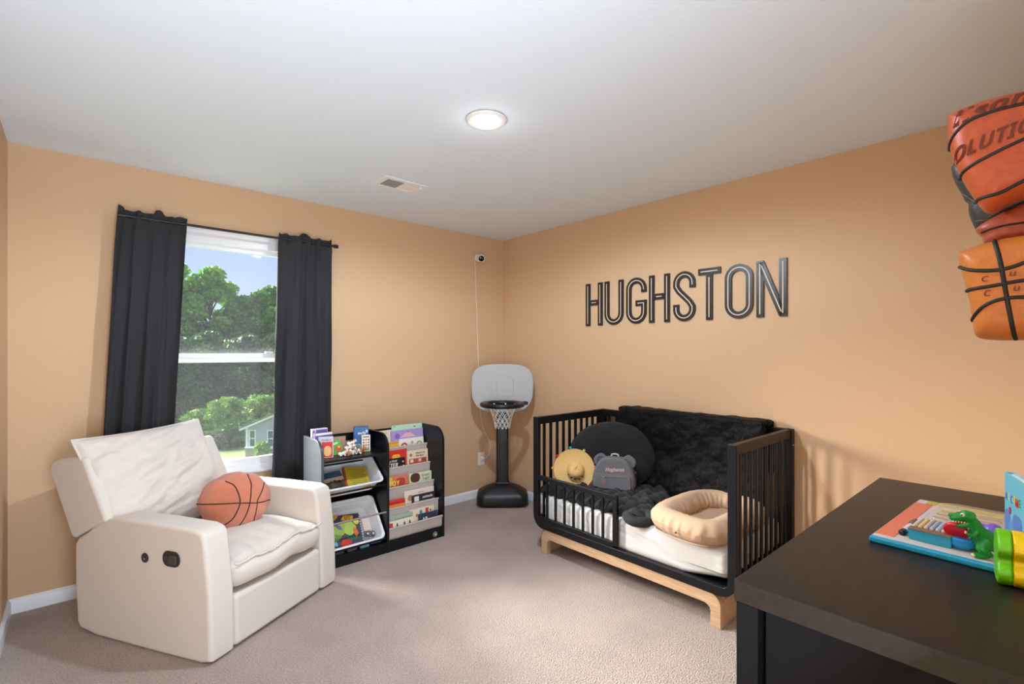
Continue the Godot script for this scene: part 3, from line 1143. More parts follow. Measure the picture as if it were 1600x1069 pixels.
	basketball_cushion(o.transform * Vector3(0.445, 0.555, -0.315))

func basketball_cushion(c: Vector3) -> void:
	var d := (EYE - c)
	var o := thing("basketball_cushion", "orange fuzzy basketball cushion with black stitched seams, on the cream armchair", "cushion", c, atan2(d.x, d.z))
	o.rotation.z = deg_to_rad(-2)
	o.rotation.x = deg_to_rad(-12)
	var r := Vector3(0.170, 0.150, 0.145)
	var nz := noise(1.0, 2, 9)
	var fz := mat(C(228, 128, 88), 1.0)
	fz.albedo_texture = ntex(0.2, 2, 33, 512, [C(216, 110, 72), C(238, 150, 112)])
	fz.albedo_color = Color.WHITE
	fz.heightmap_enabled = true
	fz.heightmap_texture = ntex(0.22, 2, 34, 512)
	fz.heightmap_scale = 0.5
	fz.rim_enabled = true
	fz.rim = 1.0
	fz.rim_tint = 0.1
	tri(fz, 5.0)
	var b := B.new()
	b.grid(func(u, vv):
		var th: float = (vv - 0.5) * PI
		var q := Vector3(cos(th) * cos(u * TAU), sin(th), -cos(th) * sin(u * TAU))
		return q * r * (1.0 + nz.get_noise_3dv(q * 1.5) * 0.05), 60, 40)
	part("body", b, fz, o)
	var lines := [
		[Vector2(-0.99, 0.02), Vector2(-0.5, -0.01), Vector2(0.14, -0.05), Vector2(0.6, -0.11), Vector2(0.985, -0.08)],
		[Vector2(-0.28, 0.71), Vector2(-0.02, 0.50), Vector2(0.13, 0.0), Vector2(0.02, -0.42), Vector2(-0.18, -0.70), Vector2(-0.5, -0.81)],
		[Vector2(0.32, 0.90), Vector2(0.42, 0.54), Vector2(0.40, -0.05), Vector2(0.26, -0.6), Vector2(0.04, -0.97)],
		[Vector2(0.80, 0.56), Vector2(0.66, 0.13), Vector2(0.60, -0.12), Vector2(0.54, -0.74)]]
	for l in lines:
		var pts := PackedVector3Array()
		for q in spline2(l, 8):
			var z := sqrt(maxf(0.0, 1.0 - q.x * q.x - q.y * q.y))
			var s := Vector3(q.x, q.y, z)
			pts.append(s * r * (1.0 + nz.get_noise_3dv(s * 1.5) * 0.05) * 1.002)
		part("seam", B.new().tube(pts, 0.0028, 6), flat(50, 34, 30, 0.9), o)

# ---------------------------------------------------------------- crib
func crib() -> void:
	var o := thing("toddler_bed", "black toddler crib with slatted ends and a pale wood base, against the tan wall", "crib", Vector3(-0.4, 0, 1.9065))
	var off := Vector3(-0.4, 0, 1.9065)
	var bm: Material = M.bedblack
	var zl := 1.217
	var zr := 2.596
	# front frame, outline in z and y, thickness along x
	var ff := PackedVector2Array()
	ff.append(Vector2(zl, 0.912))
	ff.append_array(arc(Vector2(zl + 0.09, 0.257), 0.09, 180, 270, 8))
	ff.append_array(arc(Vector2(zr - 0.09, 0.257), 0.09, 270, 360, 8))
	ff.append_array(PackedVector2Array([Vector2(zr, 0.912), Vector2(zr - 0.045, 0.912)]))
	ff.append_array(arc(Vector2(zr - 0.075, 0.243), 0.03, 360, 270, 6))
	ff.append_array(arc(Vector2(zl + 0.075, 0.243), 0.03, 270, 180, 6))
	ff.append(Vector2(zl + 0.045, 0.912))
	var fx := Transform3D(Basis(Vector3(0, 0, 1), Vector3.UP, Vector3(-1, 0, 0)), Vector3(-0.745, 0, 0) - off)
	part("front_frame", B.new().xf(fx).prism(ff, 0.03, 0.004, 2), bm, o)
	# slatted ends
	for e in 2:
		var z := zl + 0.0225 if e == 0 else zr - 0.0225
		box_part("top_rail", Vector3(-0.38, 0.887, z) - off, Vector3(0.73, 0.05, 0.032), bm, o)
		box_part("bottom_rail", Vector3(-0.38, 0.215, z) - off, Vector3(0.73, 0.05, 0.032), bm, o)
		box_part("rear_post", Vector3(-0.0375, 0.5395, z) - off, Vector3(0.045, 0.745, 0.045), bm, o, 0.004)
		var sl := B.new().rbox(Vector3.ZERO, Vector3(0.022, 0.63, 0.013), 0.003).mesh()
		for k in 10:
			shared("slat", sl, bm, o, at(-0.69 + k * 0.0655, 0.551, z).translated(-off))
		var zs := z + (0.0225 if e == 1 else -0.0225)
		for x in [-0.0375]:
			var s := B.new()
			s.ball(Vector3.ZERO, Vector3(0.006, 0.006, 0.003), 10, 5)
			part("bolt", s, M.chrome, o).position = Vector3(x, 0.82, zs) - off
	# slatted back
	box_part("top_rail", Vector3(-0.0375, 0.887, 1.9065) - off, Vector3(0.032, 0.05, 1.29), bm, o)
	box_part("bottom_rail", Vector3(-0.0375, 0.215, 1.9065) - off, Vector3(0.032, 0.05, 1.29), bm, o)
	var bs := B.new().rbox(Vector3.ZERO, Vector3(0.013, 0.63, 0.022), 0.003).mesh()
	for k in 18:
		shared("slat", bs, bm, o, at(-0.0375, 0.551, 1.30 + k * 0.0714).translated(-off))
	part("mattress_support", B.new().rbox(Vector3(-0.39, 0.185, 1.9065) - off, Vector3(0.70, 0.022, 1.29), 0.003), bm, o)
	# half-length guard rail at the front
	var gx := -0.762
	var gr := Node3D.new()
	gr.name = "guard_rail"
	o.add_child(gr)
	box_part("top_board", Vector3(gx, 0.505, 1.5845) - off, Vector3(0.024, 0.031, 0.645), bm, gr)
	box_part("bottom_board", Vector3(gx, 0.230, 1.5700) - off, Vector3(0.024, 0.031, 0.616), bm, gr)
	box_part("post", Vector3(gx, 0.358, 1.8920) - off, Vector3(0.024, 0.264, 0.031), bm, gr)
	var gs := B.new().rbox(Vector3.ZERO, Vector3(0.013, 0.25, 0.0155), 0.003).mesh()
	for k in 7:
		shared("slat", gs, bm, gr, at(gx, 0.3675, 1.338 + k * 0.0770).translated(-off))
	# pale wood base: two long arches and two end boards
	var ar := PackedVector2Array()
	ar.append(Vector2(1.285, 0.0))
	ar.append_array(arc(Vector2(1.285 + 0.062, 0.105), 0.062, 180, 90, 8))
	ar.append_array(arc(Vector2(2.515 - 0.062, 0.105), 0.062, 90, 0, 8))
	ar.append_array(PackedVector2Array([Vector2(2.515, 0.0), Vector2(2.462, 0.0)]))
	ar.append_array(arc(Vector2(2.462 - 0.035, 0.070), 0.035, 0, 90, 6))
	ar.append_array(arc(Vector2(1.338 + 0.035, 0.070), 0.035, 90, 180, 6))
	ar.append(Vector2(1.338, 0.0))
	for x in [-0.728, -0.03]:
		part("base_arch", B.new().xf(Transform3D(fx.basis, Vector3(x, 0, 0) - off)).prism(ar, 0.037, 0.003, 1), M.beech, o, "pale wood arch")
	for z in [1.2995, 2.5005]:
		part("end_board", B.new().rbox(Vector3(-0.398, 0.068, z) - off, Vector3(0.66, 0.132, 0.027), 0.003), M.beechx, o, "pale wood board")
		part("end_board", B.new().rbox(Vector3(-0.398, 0.148, z) - off, Vector3(0.66, 0.024, 0.027), 0.003), M.beechx, o, "pale wood board")

# ---------------------------------------------------------------- what lies in the crib
func crib_things() -> void:
	# mattress
	var o := thing("crib_mattress", "white sheeted mattress inside the black crib", "mattress", Vector3(-0.395, 0.197, 1.9065))
	var nz := noise(1.0, 3, 12)
	var ms := Vector3(0.69, 0.188, 1.255)
	part("mattress", B.new().rbox(Vector3(0, 0.095, 0), ms, 0.035, 4, 40, func(q, nn):
		var r: Vector3 = q
		if q.y > -0.06:
			r += nn * (nz.get_noise_3d(q.x * 3.0, q.y * 14.0 + q.z * 3.0, q.z * 2.0) * 0.006)
		if q.y < -0.03 and q.z > 0.40:
			r.x += smoothstep(0.40, 0.62, q.z) * 0.02 * (1.0 if q.x < 0.0 else 0.0)
			r.y += smoothstep(0.35, 0.62, q.z) * 0.03
		return r), M.sheet, o)
	knit_blanket()
	fur_throw()
	dot_pillow()
	lounger()
	straw_hat()
	backpack()

func knit_blanket() -> void:
	var o := thing("knit_blanket", "chunky black arm-knit blanket spread over the mattress behind the guard rail", "blanket", Vector3(-0.42, 0.388, 1.67))
	var rng := RandomNumberGenerator.new()
	rng.seed = 3
	var b := B.new()
	var under := B.new()
	under.rbox(Vector3(0.03, 0.004, -0.03), Vector3(0.58, 0.012, 0.66), 0.004)
	part("underside", under, M.knit if M.has("knit") else flat(12, 12, 13, 0.95), o)
	var km := cloth(C(36, 37, 40), 0.03, 12.0, 0.85, 0.3)
	# rows of V stitches: each leg of the V is one fat strand
	for r in 10:
		var z := -0.375 + r * 0.078
		var x0 := -0.265 + rng.randf_range(-0.016, 0.016)
		for c in 7:
			var x := x0 + c * 0.092
			# the free edge runs slanting from the front right to the back
			if z > 0.40 - (x + 0.345) * 0.30:
				continue
			for s in [-1.0, 1.0]:
				var jz := rng.randf_range(-0.010, 0.010)
				var jx := rng.randf_range(-0.006, 0.006)
				var h := rng.randf_range(-0.006, 0.014)
				var a := Vector3(x + s * 0.040 + jx, 0.010, z - 0.058 + jz)
				var m := Vector3(x + s * 0.030 + jx, 0.048 + h, z - 0.006 + jz)
				var e := Vector3(x + s * 0.006 + jx, 0.014, z + 0.058 + jz)
				b.tube(spline([a, m, e], 4), [0.012, 0.017, 0.021, 0.0235, 0.0245, 0.0235, 0.021, 0.017, 0.012], 10)
	# loops along the front edge of the mattress
	for k in 8:
		var z := -0.36 + k * 0.093 + rng.randf_range(-0.012, 0.012)
		var q := Vector3(-0.288 + rng.randf_range(0.0, 0.012), 0.008, z)
		b.tube(spline([q + Vector3(0.07, 0.012, -0.036), q + Vector3(0.012, 0.020, -0.022), q + Vector3(-0.004, 0.004, 0.008), q + Vector3(0.05, 0.010, 0.044)], 4), 0.026, 9)
	# two fat loops at the corner beside the guard rail
	b.tube(spline([Vector3(-0.25, 0.016, 0.27), Vector3(-0.325, 0.026, 0.29), Vector3(-0.345, 0.014, 0.345), Vector3(-0.30, 0.012, 0.40), Vector3(-0.22, 0.02, 0.40)], 4), 0.030, 10)
	b.tube(spline([Vector3(-0.30, 0.034, 0.33), Vector3(-0.255, 0.040, 0.37), Vector3(-0.27, 0.034, 0.425), Vector3(-0.19, 0.02, 0.43)], 4), 0.029, 10)
	part("stitches", b, km, o)

func fur_throw() -> void:
	var o := thing("fur_throw", "black faux fur throw hung over the back rail of the crib", "throw", Vector3(-0.085, 0.39, 1.965))
	var nz := noise(1.0, 4, 15)
	var fm := mat(C(5, 5, 6), 0.6)
	fm.metallic_specular = 0.3
	fm.rim_enabled = true
	fm.rim = 0.08
	fm.rim_tint = 0.2
	fm.heightmap_enabled = true
	fm.heightmap_texture = ntex(0.02, 4, 41, 512)
	fm.heightmap_scale = 0.8
	tri(fm, Vector3(2.6, 1.5, 2.6))
	var s := Vector3(0.05, 0.56, 1.02)
	part("front_drop", B.new().rbox(Vector3(-0.04, 0.285, 0), s, 0.024, 3, 46, func(q, nn):
		var r: Vector3 = q + nn * (nz.get_noise_3d(q.x, q.y * 5.0, q.z * 5.0) * 0.024 + nz.get_noise_3d(q.x, q.y * 16.0, q.z * 12.0) * 0.008)
		r.x -= smoothstep(0.0, -0.28, q.y) * 0.05
		return r), fm, o)
	part("top_fold", B.new().rbox(Vector3(0.012, 0.548, 0), Vector3(0.12, 0.034, 1.035), 0.016, 3, 30, func(q, nn):
		return q + nn * nz.get_noise_3d(q.x * 9.0, q.y, q.z * 9.0 + 5.0) * 0.012), fm, o)
	part("rear_drop", B.new().rbox(Vector3(0.076, 0.40, 0), Vector3(0.012, 0.31, 1.03), 0.005, 2, 10), fm, o)

func dots() -> ImageTexture:
	var im := Image.create(256, 256, false, Image.FORMAT_RGBA8)
	for y in 256:
		for x in 256:
			var cx := fposmod(x / 32.0 + (0.5 if int(y / 32.0) % 2 == 1 else 0.0), 1.0) - 0.5
			var cy := fposmod(y / 32.0, 1.0) - 0.5
			var d := sqrt(cx * cx + cy * cy)
			var h := 1.0 - smoothstep(0.18, 0.42, d)
			im.set_pixel(x, y, Color(h, h, h))
	return ImageTexture.create_from_image(im)

func dot_pillow() -> void:
	# fat horseshoe cushion seen from its round side, leaning into the corner
	var c := Vector3(-0.290, 0.628, 1.515)
	var nn := Vector3(-0.80, 0.30, 0.52).normalized()
	var xx := Vector3.UP.cross(nn).normalized()
	var o := thing("round_pillow", "large round black pillow of dotted plush behind the bear backpack", "pillow", c)
	o.basis = Basis(xx, nn.cross(xx), nn)
	var m := mat(C(24, 24, 26), 0.95)
	m.rim_enabled = true
	m.rim = 0.3
	m.rim_tint = 0.3
	m.heightmap_enabled = true
	m.heightmap_texture = dots()
	m.heightmap_scale = 0.35
	m.uv1_scale = Vector3(3, 1.2, 1)
	var b := B.new()
	var lim := 0.30
	for sg in [1.0, -1.0]:
		b.grid(func(u, vv):
			var r: float = vv
			var an: float = u * TAU * sg
			var z: float = 0.088 * pow(maxf(0.0, 1.0 - pow(r, 3.0)), 0.5) * sg
			z -= 0.022 * exp(-r * r * 9.0) * sg
			return Vector3(cos(an) * lim * r, sin(an) * 0.236 * r, z), 64, 20)
	for k in b.v.size():
		b.w[k] = Vector2(b.v[k].x * 4.2, b.v[k].y * 8.4)
	part("plush_body", b, m, o)
	var loop := PackedVector3Array()
	for k in 64:
		loop.append(Vector3(cos(TAU * k / 64) * lim, sin(TAU * k / 64) * 0.236, 0))
	part("edge_seam", B.new().tube(loop, 0.004, 6, true), m, o)

func lounger() -> void:
	var o := thing("baby_lounger", "tan padded baby lounger with a fat gathered rim, on the white mattress", "baby lounger", Vector3(-0.485, 0.387, 2.312))
	var m := cloth(C(202, 170, 140), 0.03, 9.0)
	var nz := noise(1.0, 3, 77)
	# rim: closed fat tube that dips at the far right
	var ring := [Vector3(-0.215, 0.06, -0.135), Vector3(-0.255, 0.058, 0.0), Vector3(-0.225, 0.055, 0.13), Vector3(-0.02, 0.058, 0.155), Vector3(0.22, 0.06, 0.15), Vector3(0.315, 0.06, 0.05), Vector3(0.305, 0.062, -0.08), Vector3(0.20, 0.064, -0.165), Vector3(0.0, 0.066, -0.175), Vector3(-0.13, 0.064, -0.17)]
	var sp := spline(ring, 16, true)
	var cen := Vector3(0.03, 0.06, -0.01)
	var n := sp.size()
	var b := B.new()
	b.grid(func(u, vv):
		var k := roundi(u * n) % n
		var q := sp[k]
		var d := (sp[(k + 1) % n] - sp[(k + n - 1) % n]).normalized()
		var out := Vector3(d.z, 0, -d.x)
		if out.dot(q - cen) < 0.0:
			out = -out
		var an: float = vv * TAU
		var inward := smoothstep(0.3, 1.0, -cos(an))
		var gather := sin(float(k) * 1.27 + nz.get_noise_1d(k * 3.0) * 4.0) * 0.0036 * (0.35 + absf(cos(an))) + nz.get_noise_2d(k * 2.0, an) * 0.005
		var r := 0.070 + gather
		return q + out * cos(an) * r + Vector3.UP * sin(an) * minf(r, 0.062), n, 22)
	part("rim", b, m, o)
	var fl := B.new()
	fl.grid(func(u, vv):
		var k := roundi(u * 48) * n / 48
		var q := sp[int(k) % n]
		var r := Vector3(lerpf(cen.x, q.x, vv), 0.028, lerpf(cen.z, q.z, vv))
		r.y += nz.get_noise_2d(r.x * 8.0, r.z * 16.0) * 0.012 + vv * vv * 0.012
		return r, 48, 10)
	part("inner_pad", fl, m, o)
	part("base_seam", B.new().tube(sp_flat(sp, 0.003), 0.005, 6, true), cloth(C(186, 160, 140), 0.03, 9.0), o)
	part("cord_lock", B.new().ball(Vector3(-0.335, 0.045, -0.005), Vector3(0.006, 0.006, 0.006), 8, 6), flat(110, 90, 76), o)

func sp_flat(sp: PackedVector3Array, y: float) -> PackedVector3Array:
	var o := PackedVector3Array()
	for q in sp:
		var d := Vector3(q.x - 0.03, 0, q.z + 0.01)
		o.append(Vector3(q.x, y, q.z) + d.normalized() * 0.052)
	return o

func straw_hat() -> void:
	var c := Vector3(-0.545, 0.544, 1.385)
	var nn := Vector3(-0.71, 0.30, 0.64).normalized()
	var xx := Vector3.UP.cross(nn).normalized()
	var o := thing("straw_hat", "small straw sombrero with coloured pompoms round its brim, leaning beside the grey backpack", "hat", c)
	o.basis = Basis(xx, nn.cross(xx), nn)
	var m := mat(Color.WHITE, 0.8)
	m.albedo_texture = ntex(0.05, 4, 51, 256, [C(206, 160, 92), C(232, 194, 128), C(240, 212, 156)])
	m.heightmap_enabled = true
	m.heightmap_texture = M.weave
	m.heightmap_scale = 0.12
	tri(m, Vector3(9, 9, 9))
	var R := 0.137
	var b := B.new()
	var zf := func(r: float, an: float) -> float:
		return pow(r / R, 3.0) * 0.026 + sin(an * 2.0 + 0.6) * 0.006 * r / R
	for sg in [1.0, -1.0]:
		b.grid(func(u, vv):
			var an: float = u * TAU * sg
			var r: float = lerpf(0.05, R, vv)
			return Vector3(cos(an) * r, sin(an) * r, zf.call(r, an) + sg * 0.0015), 56, 12)
	part("brim", b, m, o)
	var rim := PackedVector3Array()
	for k in 56:
		var an := TAU * k / 56
		rim.append(Vector3(cos(an) * R, sin(an) * R, zf.call(R, an)))
	part("brim_edge", B.new().tube(rim, 0.003, 6, true), m, o)
	var cr := B.new()
	cr.xf(Transform3D(Basis(Vector3.RIGHT, PI / 2), Vector3(0.012, -0.006, -0.001)))
	cr.lathe(PackedVector2Array([Vector2(0.066, 0.0), Vector2(0.061, 0.012), Vector2(0.055, 0.030), Vector2(0.048, 0.048), Vector2(0.036, 0.060), Vector2(0.018, 0.064), Vector2(0.008, 0.058), Vector2(0.0005, 0.054)]), 28)
	part("crown", cr, m, o)
	var dt := PackedVector3Array([Vector3(0.012, 0.012, 0.060), Vector3(0.016, 0.022, 0.052), Vector3(0.020, 0.036, 0.036)])
	part("crown_pinch", B.new().tube(dt, 0.010, 8), m, o)
	var cols := [[100, 40, 170, 178], [62, 206, 196, 90], [8, 232, 100, 60], [-38, 190, 30, 40], [-75, 60, 120, 90], [-112, 60, 150, 160], [178, 222, 172, 40], [142, 205, 24, 52]]
	for q in cols:
		var an := deg_to_rad(q[0])
		var pb := B.new()
		pb.ball(Vector3(cos(an) * (R + 0.009), sin(an) * (R + 0.009), 0.026), Vector3(0.010, 0.010, 0.010), 10, 7)
		part("pompom", pb, flat(q[1], q[2], q[3], 0.95), o)
	var rng := RandomNumberGenerator.new()
	rng.seed = 7
	var cl := [flat(70, 80, 50), flat(150, 130, 80), flat(40, 40, 36), flat(190, 180, 160)]
	for k in 9:
		var an := lerpf(3.6, 5.6, k / 8.0)
		var q := Vector3(0.012 + cos(an) * 0.055, -0.010 + sin(an) * 0.055, 0.016 + rng.randf() * 0.014)
		part("band_sequin", B.new().ball(q, Vector3(0.008, 0.008, 0.004), 8, 5), cl[k % 4], o)

func backpack() -> void:
	var o := thing("bear_backpack", "small grey felt backpack with bear ears and an embroidered name", "backpack", Vector3(-0.430, 0.432, 1.636), atan2(-0.90, 0.44))
	o.rotation.x = deg_to_rad(-6)
	var m := cloth(C(100, 100, 104), 0.06, 14.0, 0.95, 0.3)
	var outline := spline2([Vector2(-0.135, 0.02), Vector2(-0.115, 0.004), Vector2(0.0, 0.0), Vector2(0.115, 0.004), Vector2(0.135, 0.02), Vector2(0.14, 0.08), Vector2(0.122, 0.15), Vector2(0.085, 0.205), Vector2(0.04, 0.222), Vector2(-0.04, 0.222), Vector2(-0.085, 0.205), Vector2(-0.122, 0.15), Vector2(-0.14, 0.08)], 5, true)
	part("bag_body", B.new().at(0, 0, -0.05).prism(outline, 0.10, 0.022, 4), m, o)
	var pk := spline2([Vector2(-0.112, 0.02), Vector2(0, 0.012), Vector2(0.112, 0.02), Vector2(0.118, 0.06), Vector2(0.104, 0.108), Vector2(0.0, 0.108), Vector2(-0.104, 0.108), Vector2(-0.118, 0.06)], 4, true)
	part("front_pocket", B.new().at(0, 0, 0.040).prism(pk, 0.022, 0.010, 3), m, o)
	for s in [-1.0, 1.0]:
		var e := B.new().at(s * 0.092, 0.196, -0.018)
		e.prism(spline2([Vector2(-0.042, -0.03), Vector2(0, -0.052), Vector2(0.042, -0.03), Vector2(0.046, 0.012), Vector2(0.0, 0.044), Vector2(-0.046, 0.012)], 5, true), 0.032, 0.014, 3)
		var ear := part("ear", e, m, o)
		if s < 0.0:
			part("ear_lining", B.new().at(s * 0.092, 0.194, 0.0145).prism(rrect(0.028, 0.028, 0.027, 5), 0.002, 0.001), cloth(C(76, 77, 82), 0.04, 14.0), ear, "darker felt lining")
	part("zip", B.new().tube(PackedVector3Array([Vector3(-0.052, 0.092, 0.063), Vector3(0.095, 0.096, 0.062)]), 0.0022, 6), flat(90, 92, 98), o)
	part("zip_pull", B.new().ball(Vector3(-0.054, 0.092, 0.064), Vector3(0.006, 0.004, 0.004), 8, 6), M.chrome, o)
	part("round_tag", B.new().at(-0.058, 0.066, 0.0605).prism(rrect(0.017, 0.017, 0.0168, 6), 0.003, 0.001), flat(120, 92, 84), o, "brown leather tag")
	part("handle", B.new().tube(spline([Vector3(-0.024, 0.218, -0.01), Vector3(-0.018, 0.236, -0.01), Vector3(0.018, 0.236, -0.01), Vector3(0.024, 0.218, -0.01)], 4), 0.006, 8), flat(190, 176, 158), o, "pale webbing handle")
	var side := B.new()
	for y in [0.05, 0.09, 0.13]:
		side.tube(spline([Vector3(0.134, y, 0.03), Vector3(0.142, y - 0.002, 0.0), Vector3(0.134, y, -0.03)], 4), 0.003, 6)
	part("side_seam", side, m, o)
	var sk := Transform3D(Basis(Vector3(1, 0.06, 0), Vector3(0.24, 1, 0), Vector3(0, 0, 1)), Vector3(0.012, 0.142, 0.0508))
	words("Hughston", 0.021, flat(232, 206, 198, 0.8), o, sk, 0.92, true, false, "embroidered_name")

# ---------------------------------------------------------------- toy hoop, wall camera
func rr_loop(hx: float, hz: float, r: float, y: float, zc := 0.0, k := 5) -> PackedVector3Array:
	var o := PackedVector3Array()
	for q in rrect(hx, hz, r, k):
		o.append(Vector3(q.x, y, zc - q.y))
	return o

func smooth_loft(b: B, loops: Array) -> B:
	var m: int = loops[0].size()
	var n := loops.size() - 1
	return b.grid(func(u, vv): return loops[roundi(vv * n)][roundi(u * m) % m], m, n)

func hoop() -> void:
	var o := thing("toy_basketball_hoop", "toy basketball hoop with a pale grey backboard and black stand, in the room corner", "basketball hoop", Vector3(-0.262, 0, 0.296), deg_to_rad(-40.6))
	var pb: Material = M.plastic_black
	var b := B.new()
	var lp := []
	for q in [[0.205, 0.125, 0.004], [0.222, 0.140, 0.012], [0.228, 0.146, 0.03], [0.226, 0.145, 0.085], [0.219, 0.138, 0.103], [0.20, 0.12, 0.122], [0.16, 0.095, 0.150], [0.115, 0.07, 0.170], [0.075, 0.056, 0.180], [0.02, 0.02, 0.182]]:
		lp.append(rr_loop(q[0], q[1], minf(0.07, minf(q[0], q[1]) * 0.9), q[2]))
	smooth_loft(b, lp)
	part("base", b, pb, o)
	part("pole_collar", B.new().rbox(Vector3(0, 0.190, 0.0), Vector3(0.128, 0.022, 0.09), 0.009, 3), pb, o)
	part("pole", B.new().rbox(Vector3(0, 0.58, 0.0), Vector3(0.108, 0.80, 0.072), 0.016, 3), pb, o)
	part("pole_rib", B.new().rbox(Vector3(0, 0.55, 0.037), Vector3(0.05, 0.66, 0.008), 0.003), pb, o)
	part("mount_arm", B.new().rbox(Vector3(0, 0.95, 0.03), Vector3(0.09, 0.16, 0.07), 0.012, 2), pb, o)
	# backboard
	var bo := []
	for k in 64:
		var a := TAU * k / 64.0
		var ca := cos(a)
		var sa := sin(a)
		var e := 0.52
		var x := signf(ca) * pow(absf(ca), e) * 0.272
		var y := signf(sa) * pow(absf(sa), e) * 0.205
		# a little narrower towards the foot, a softly arched head
		x *= 1.0 - 0.10 * smoothstep(-0.02, -0.2, y)
		y += 0.012 * (1.0 - (x / 0.272) * (x / 0.272)) * smoothstep(0.0, 0.18, y)
		bo.append(Vector2(x, y))
	var bz := 0.075
	var bd := part("backboard", B.new().at(0, 1.034, bz).prism(PackedVector2Array(bo), 0.022, 0.008, 3), M.plastic_grey, o)
	var inner := PackedVector3Array()
	for q in bo:
		inner.append(Vector3(q.x * 0.955, 1.034 + q.y * 0.945, bz + 0.0215))
	part("board_rib", B.new().tube(inner, 0.0022, 6, true), M.plastic_grey, bd)
	for s in [[0.098, 0.100, 0.055, 0.015], [0.072, 0.082, 0.026, 0.012]]:
		var sq := PackedVector3Array()
		for q in rrect(s[0], s[1], s[2], 6):
			sq.append(Vector3(q.x + (0.0 if s[0] > 0.09 else 0.022), 1.034 + q.y + s[3], bz + 0.022))
		part("target_line", B.new().tube(sq, 0.0018, 6, true), flat(176, 176, 174), bd, "thin grey target line")
	part("badge", B.new().at(0.196, 0.908, bz + 0.0215).prism(rrect(0.030, 0.016, 0.0155, 6), 0.003, 0.001), flat(38, 34, 34), bd, "dark oval badge")
	# rim: flat broad ring in front of the board
	var rc := Vector3(0, 0.918, bz + 0.022 + 0.205)
	var r := B.new().at(rc.x, rc.y, rc.z)
	r.lathe(PackedVector2Array([Vector2(0.135, 0.010), Vector2(0.132, -0.002), Vector2(0.142, -0.016), Vector2(0.166, -0.020), Vector2(0.183, -0.014), Vector2(0.189, 0.0), Vector2(0.185, 0.013), Vector2(0.174, 0.019), Vector2(0.156, 0.017), Vector2(0.142, 0.015), Vector2(0.135, 0.010)]), 48)
	var rim := part("rim", r, pb, o)
	part("rim_bracket", B.new().rbox(Vector3(0, 0.915, bz + 0.045), Vector3(0.22, 0.036, 0.06), 0.01, 2), pb, o)
	for k in 8:
		var a := TAU * k / 8.0 + 0.2
		part("net_hook", B.new().rbox(rc + Vector3(cos(a) * 0.130, -0.008, sin(a) * 0.130), Vector3(0.012, 0.014, 0.012), 0.003), M.white, rim, "white net hook")
	var nb := B.new()
	for dirn in [-1.0, 1.0]:
		for k in 12:
			var pts := PackedVector3Array()
			for s in 19:
				var v := s / 18.0
				var a = TAU * k / 12.0 + dirn * v * TAU * 0.25
				var rad := lerpf(0.122, 0.056, pow(v, 0.6)) + 0.004 * v * v
				pts.append(rc + Vector3(cos(a) * rad, -0.018 - v * 0.178, sin(a) * rad))
			nb.tube(pts, 0.0027, 5)
	part("net", nb, flat(228, 226, 220, 0.9), o, "white cord net")

func wall_camera() -> void:
	var o := thing("security_camera", "small white security camera on the wall, high in the corner", "security camera", Vector3(-0.315, 2.232, 0.0))
	part("wall_plate", B.new().xf(Transform3D(Basis(Vector3.RIGHT, PI / 2), Vector3.ZERO)).lathe(PackedVector2Array([Vector2(0.0005, 0.0), Vector2(0.036, 0.0), Vector2(0.036, 0.014), Vector2(0.032, 0.019), Vector2(0.0005, 0.020)]), 28), M.white, o)
	var d := (Vector3(-1.75, 1.1, 2.4) - Vector3(-0.315, 2.232, 0.05)).normalized()
	var bs := Basis.looking_at(-d, Vector3.UP)
	var hd := B.new()
	hd.xf(Transform3D(Basis(bs.x, bs.z, -bs.y), Vector3(0.006, -0.004, 0.046)))
	hd.lathe(PackedVector2Array([Vector2(0.0005, -0.040), Vector2(0.024, -0.038), Vector2(0.035, -0.028), Vector2(0.038, -0.01), Vector2(0.038, 0.018), Vector2(0.035, 0.030), Vector2(0.028, 0.034), Vector2(0.0005, 0.034)]), 28)
	part("camera_body", hd, M.offwhite, o)
	var ln := B.new()
	ln.xf(Transform3D(Basis(bs.x, bs.z, -bs.y), Vector3(0.006, -0.004, 0.046)))
	ln.lathe(PackedVector2Array([Vector2(0.0005, 0.030), Vector2(0.027, 0.031), Vector2(0.026, 0.036), Vector2(0.012, 0.039), Vector2(0.0005, 0.040)]), 24)
	part("lens", ln, mat(C(22, 14, 10), 0.12), o)
	# cable, outlet
	var cm := mat(C(240, 226, 208), 0.7)
	var cb := single("camera_cable", B.new().tube(spline([Vector3(-0.345, 2.21, 0.008), Vector3(-0.346, 2.17, 0.005), Vector3(-0.322, 1.6, 0.005), Vector3(-0.300, 1.1, 0.005), Vector3(-0.285, 0.78, 0.006), Vector3(-0.245, 0.62, 0.012), Vector3(-0.178, 0.50, 0.016), Vector3(-0.185, 0.405, 0.022), Vector3(-0.235, 0.362, 0.026), Vector3(-0.262, 0.362, 0.026)], 8), 0.0028, 7), cm, "thin beige cable hanging from the white wall camera to the outlet", "cable")
	part("plug", B.new().rbox(Vector3(-0.262, 0.362, 0.018), Vector3(0.030, 0.026, 0.022), 0.005, 2), cm, cb)
	var w := thing("wall_outlet", "pale wall outlet plate low beside the toy hoop", "outlet", Vector3(-0.273, 0.356, 0))
	var pm := mat(C(236, 222, 204), 0.5)
	part("plate", B.new().rbox(Vector3(0, 0, 0.003), Vector3(0.078, 0.122, 0.006), 0.003, 2), pm, w)
	for y in [-0.026, 0.026]:
		var s := part("socket", B.new().at(0, y, 0.005).prism(rrect(0.017, 0.014, 0.011, 4), 0.003, 0.001), pm, w)
		for x in [-0.006, 0.006]:
			part("slot", B.new().rbox(Vector3(x, y + 0.003, 0.0082), Vector3(0.002, 0.008, 0.001), 0.0003), flat(60, 50, 44), s)

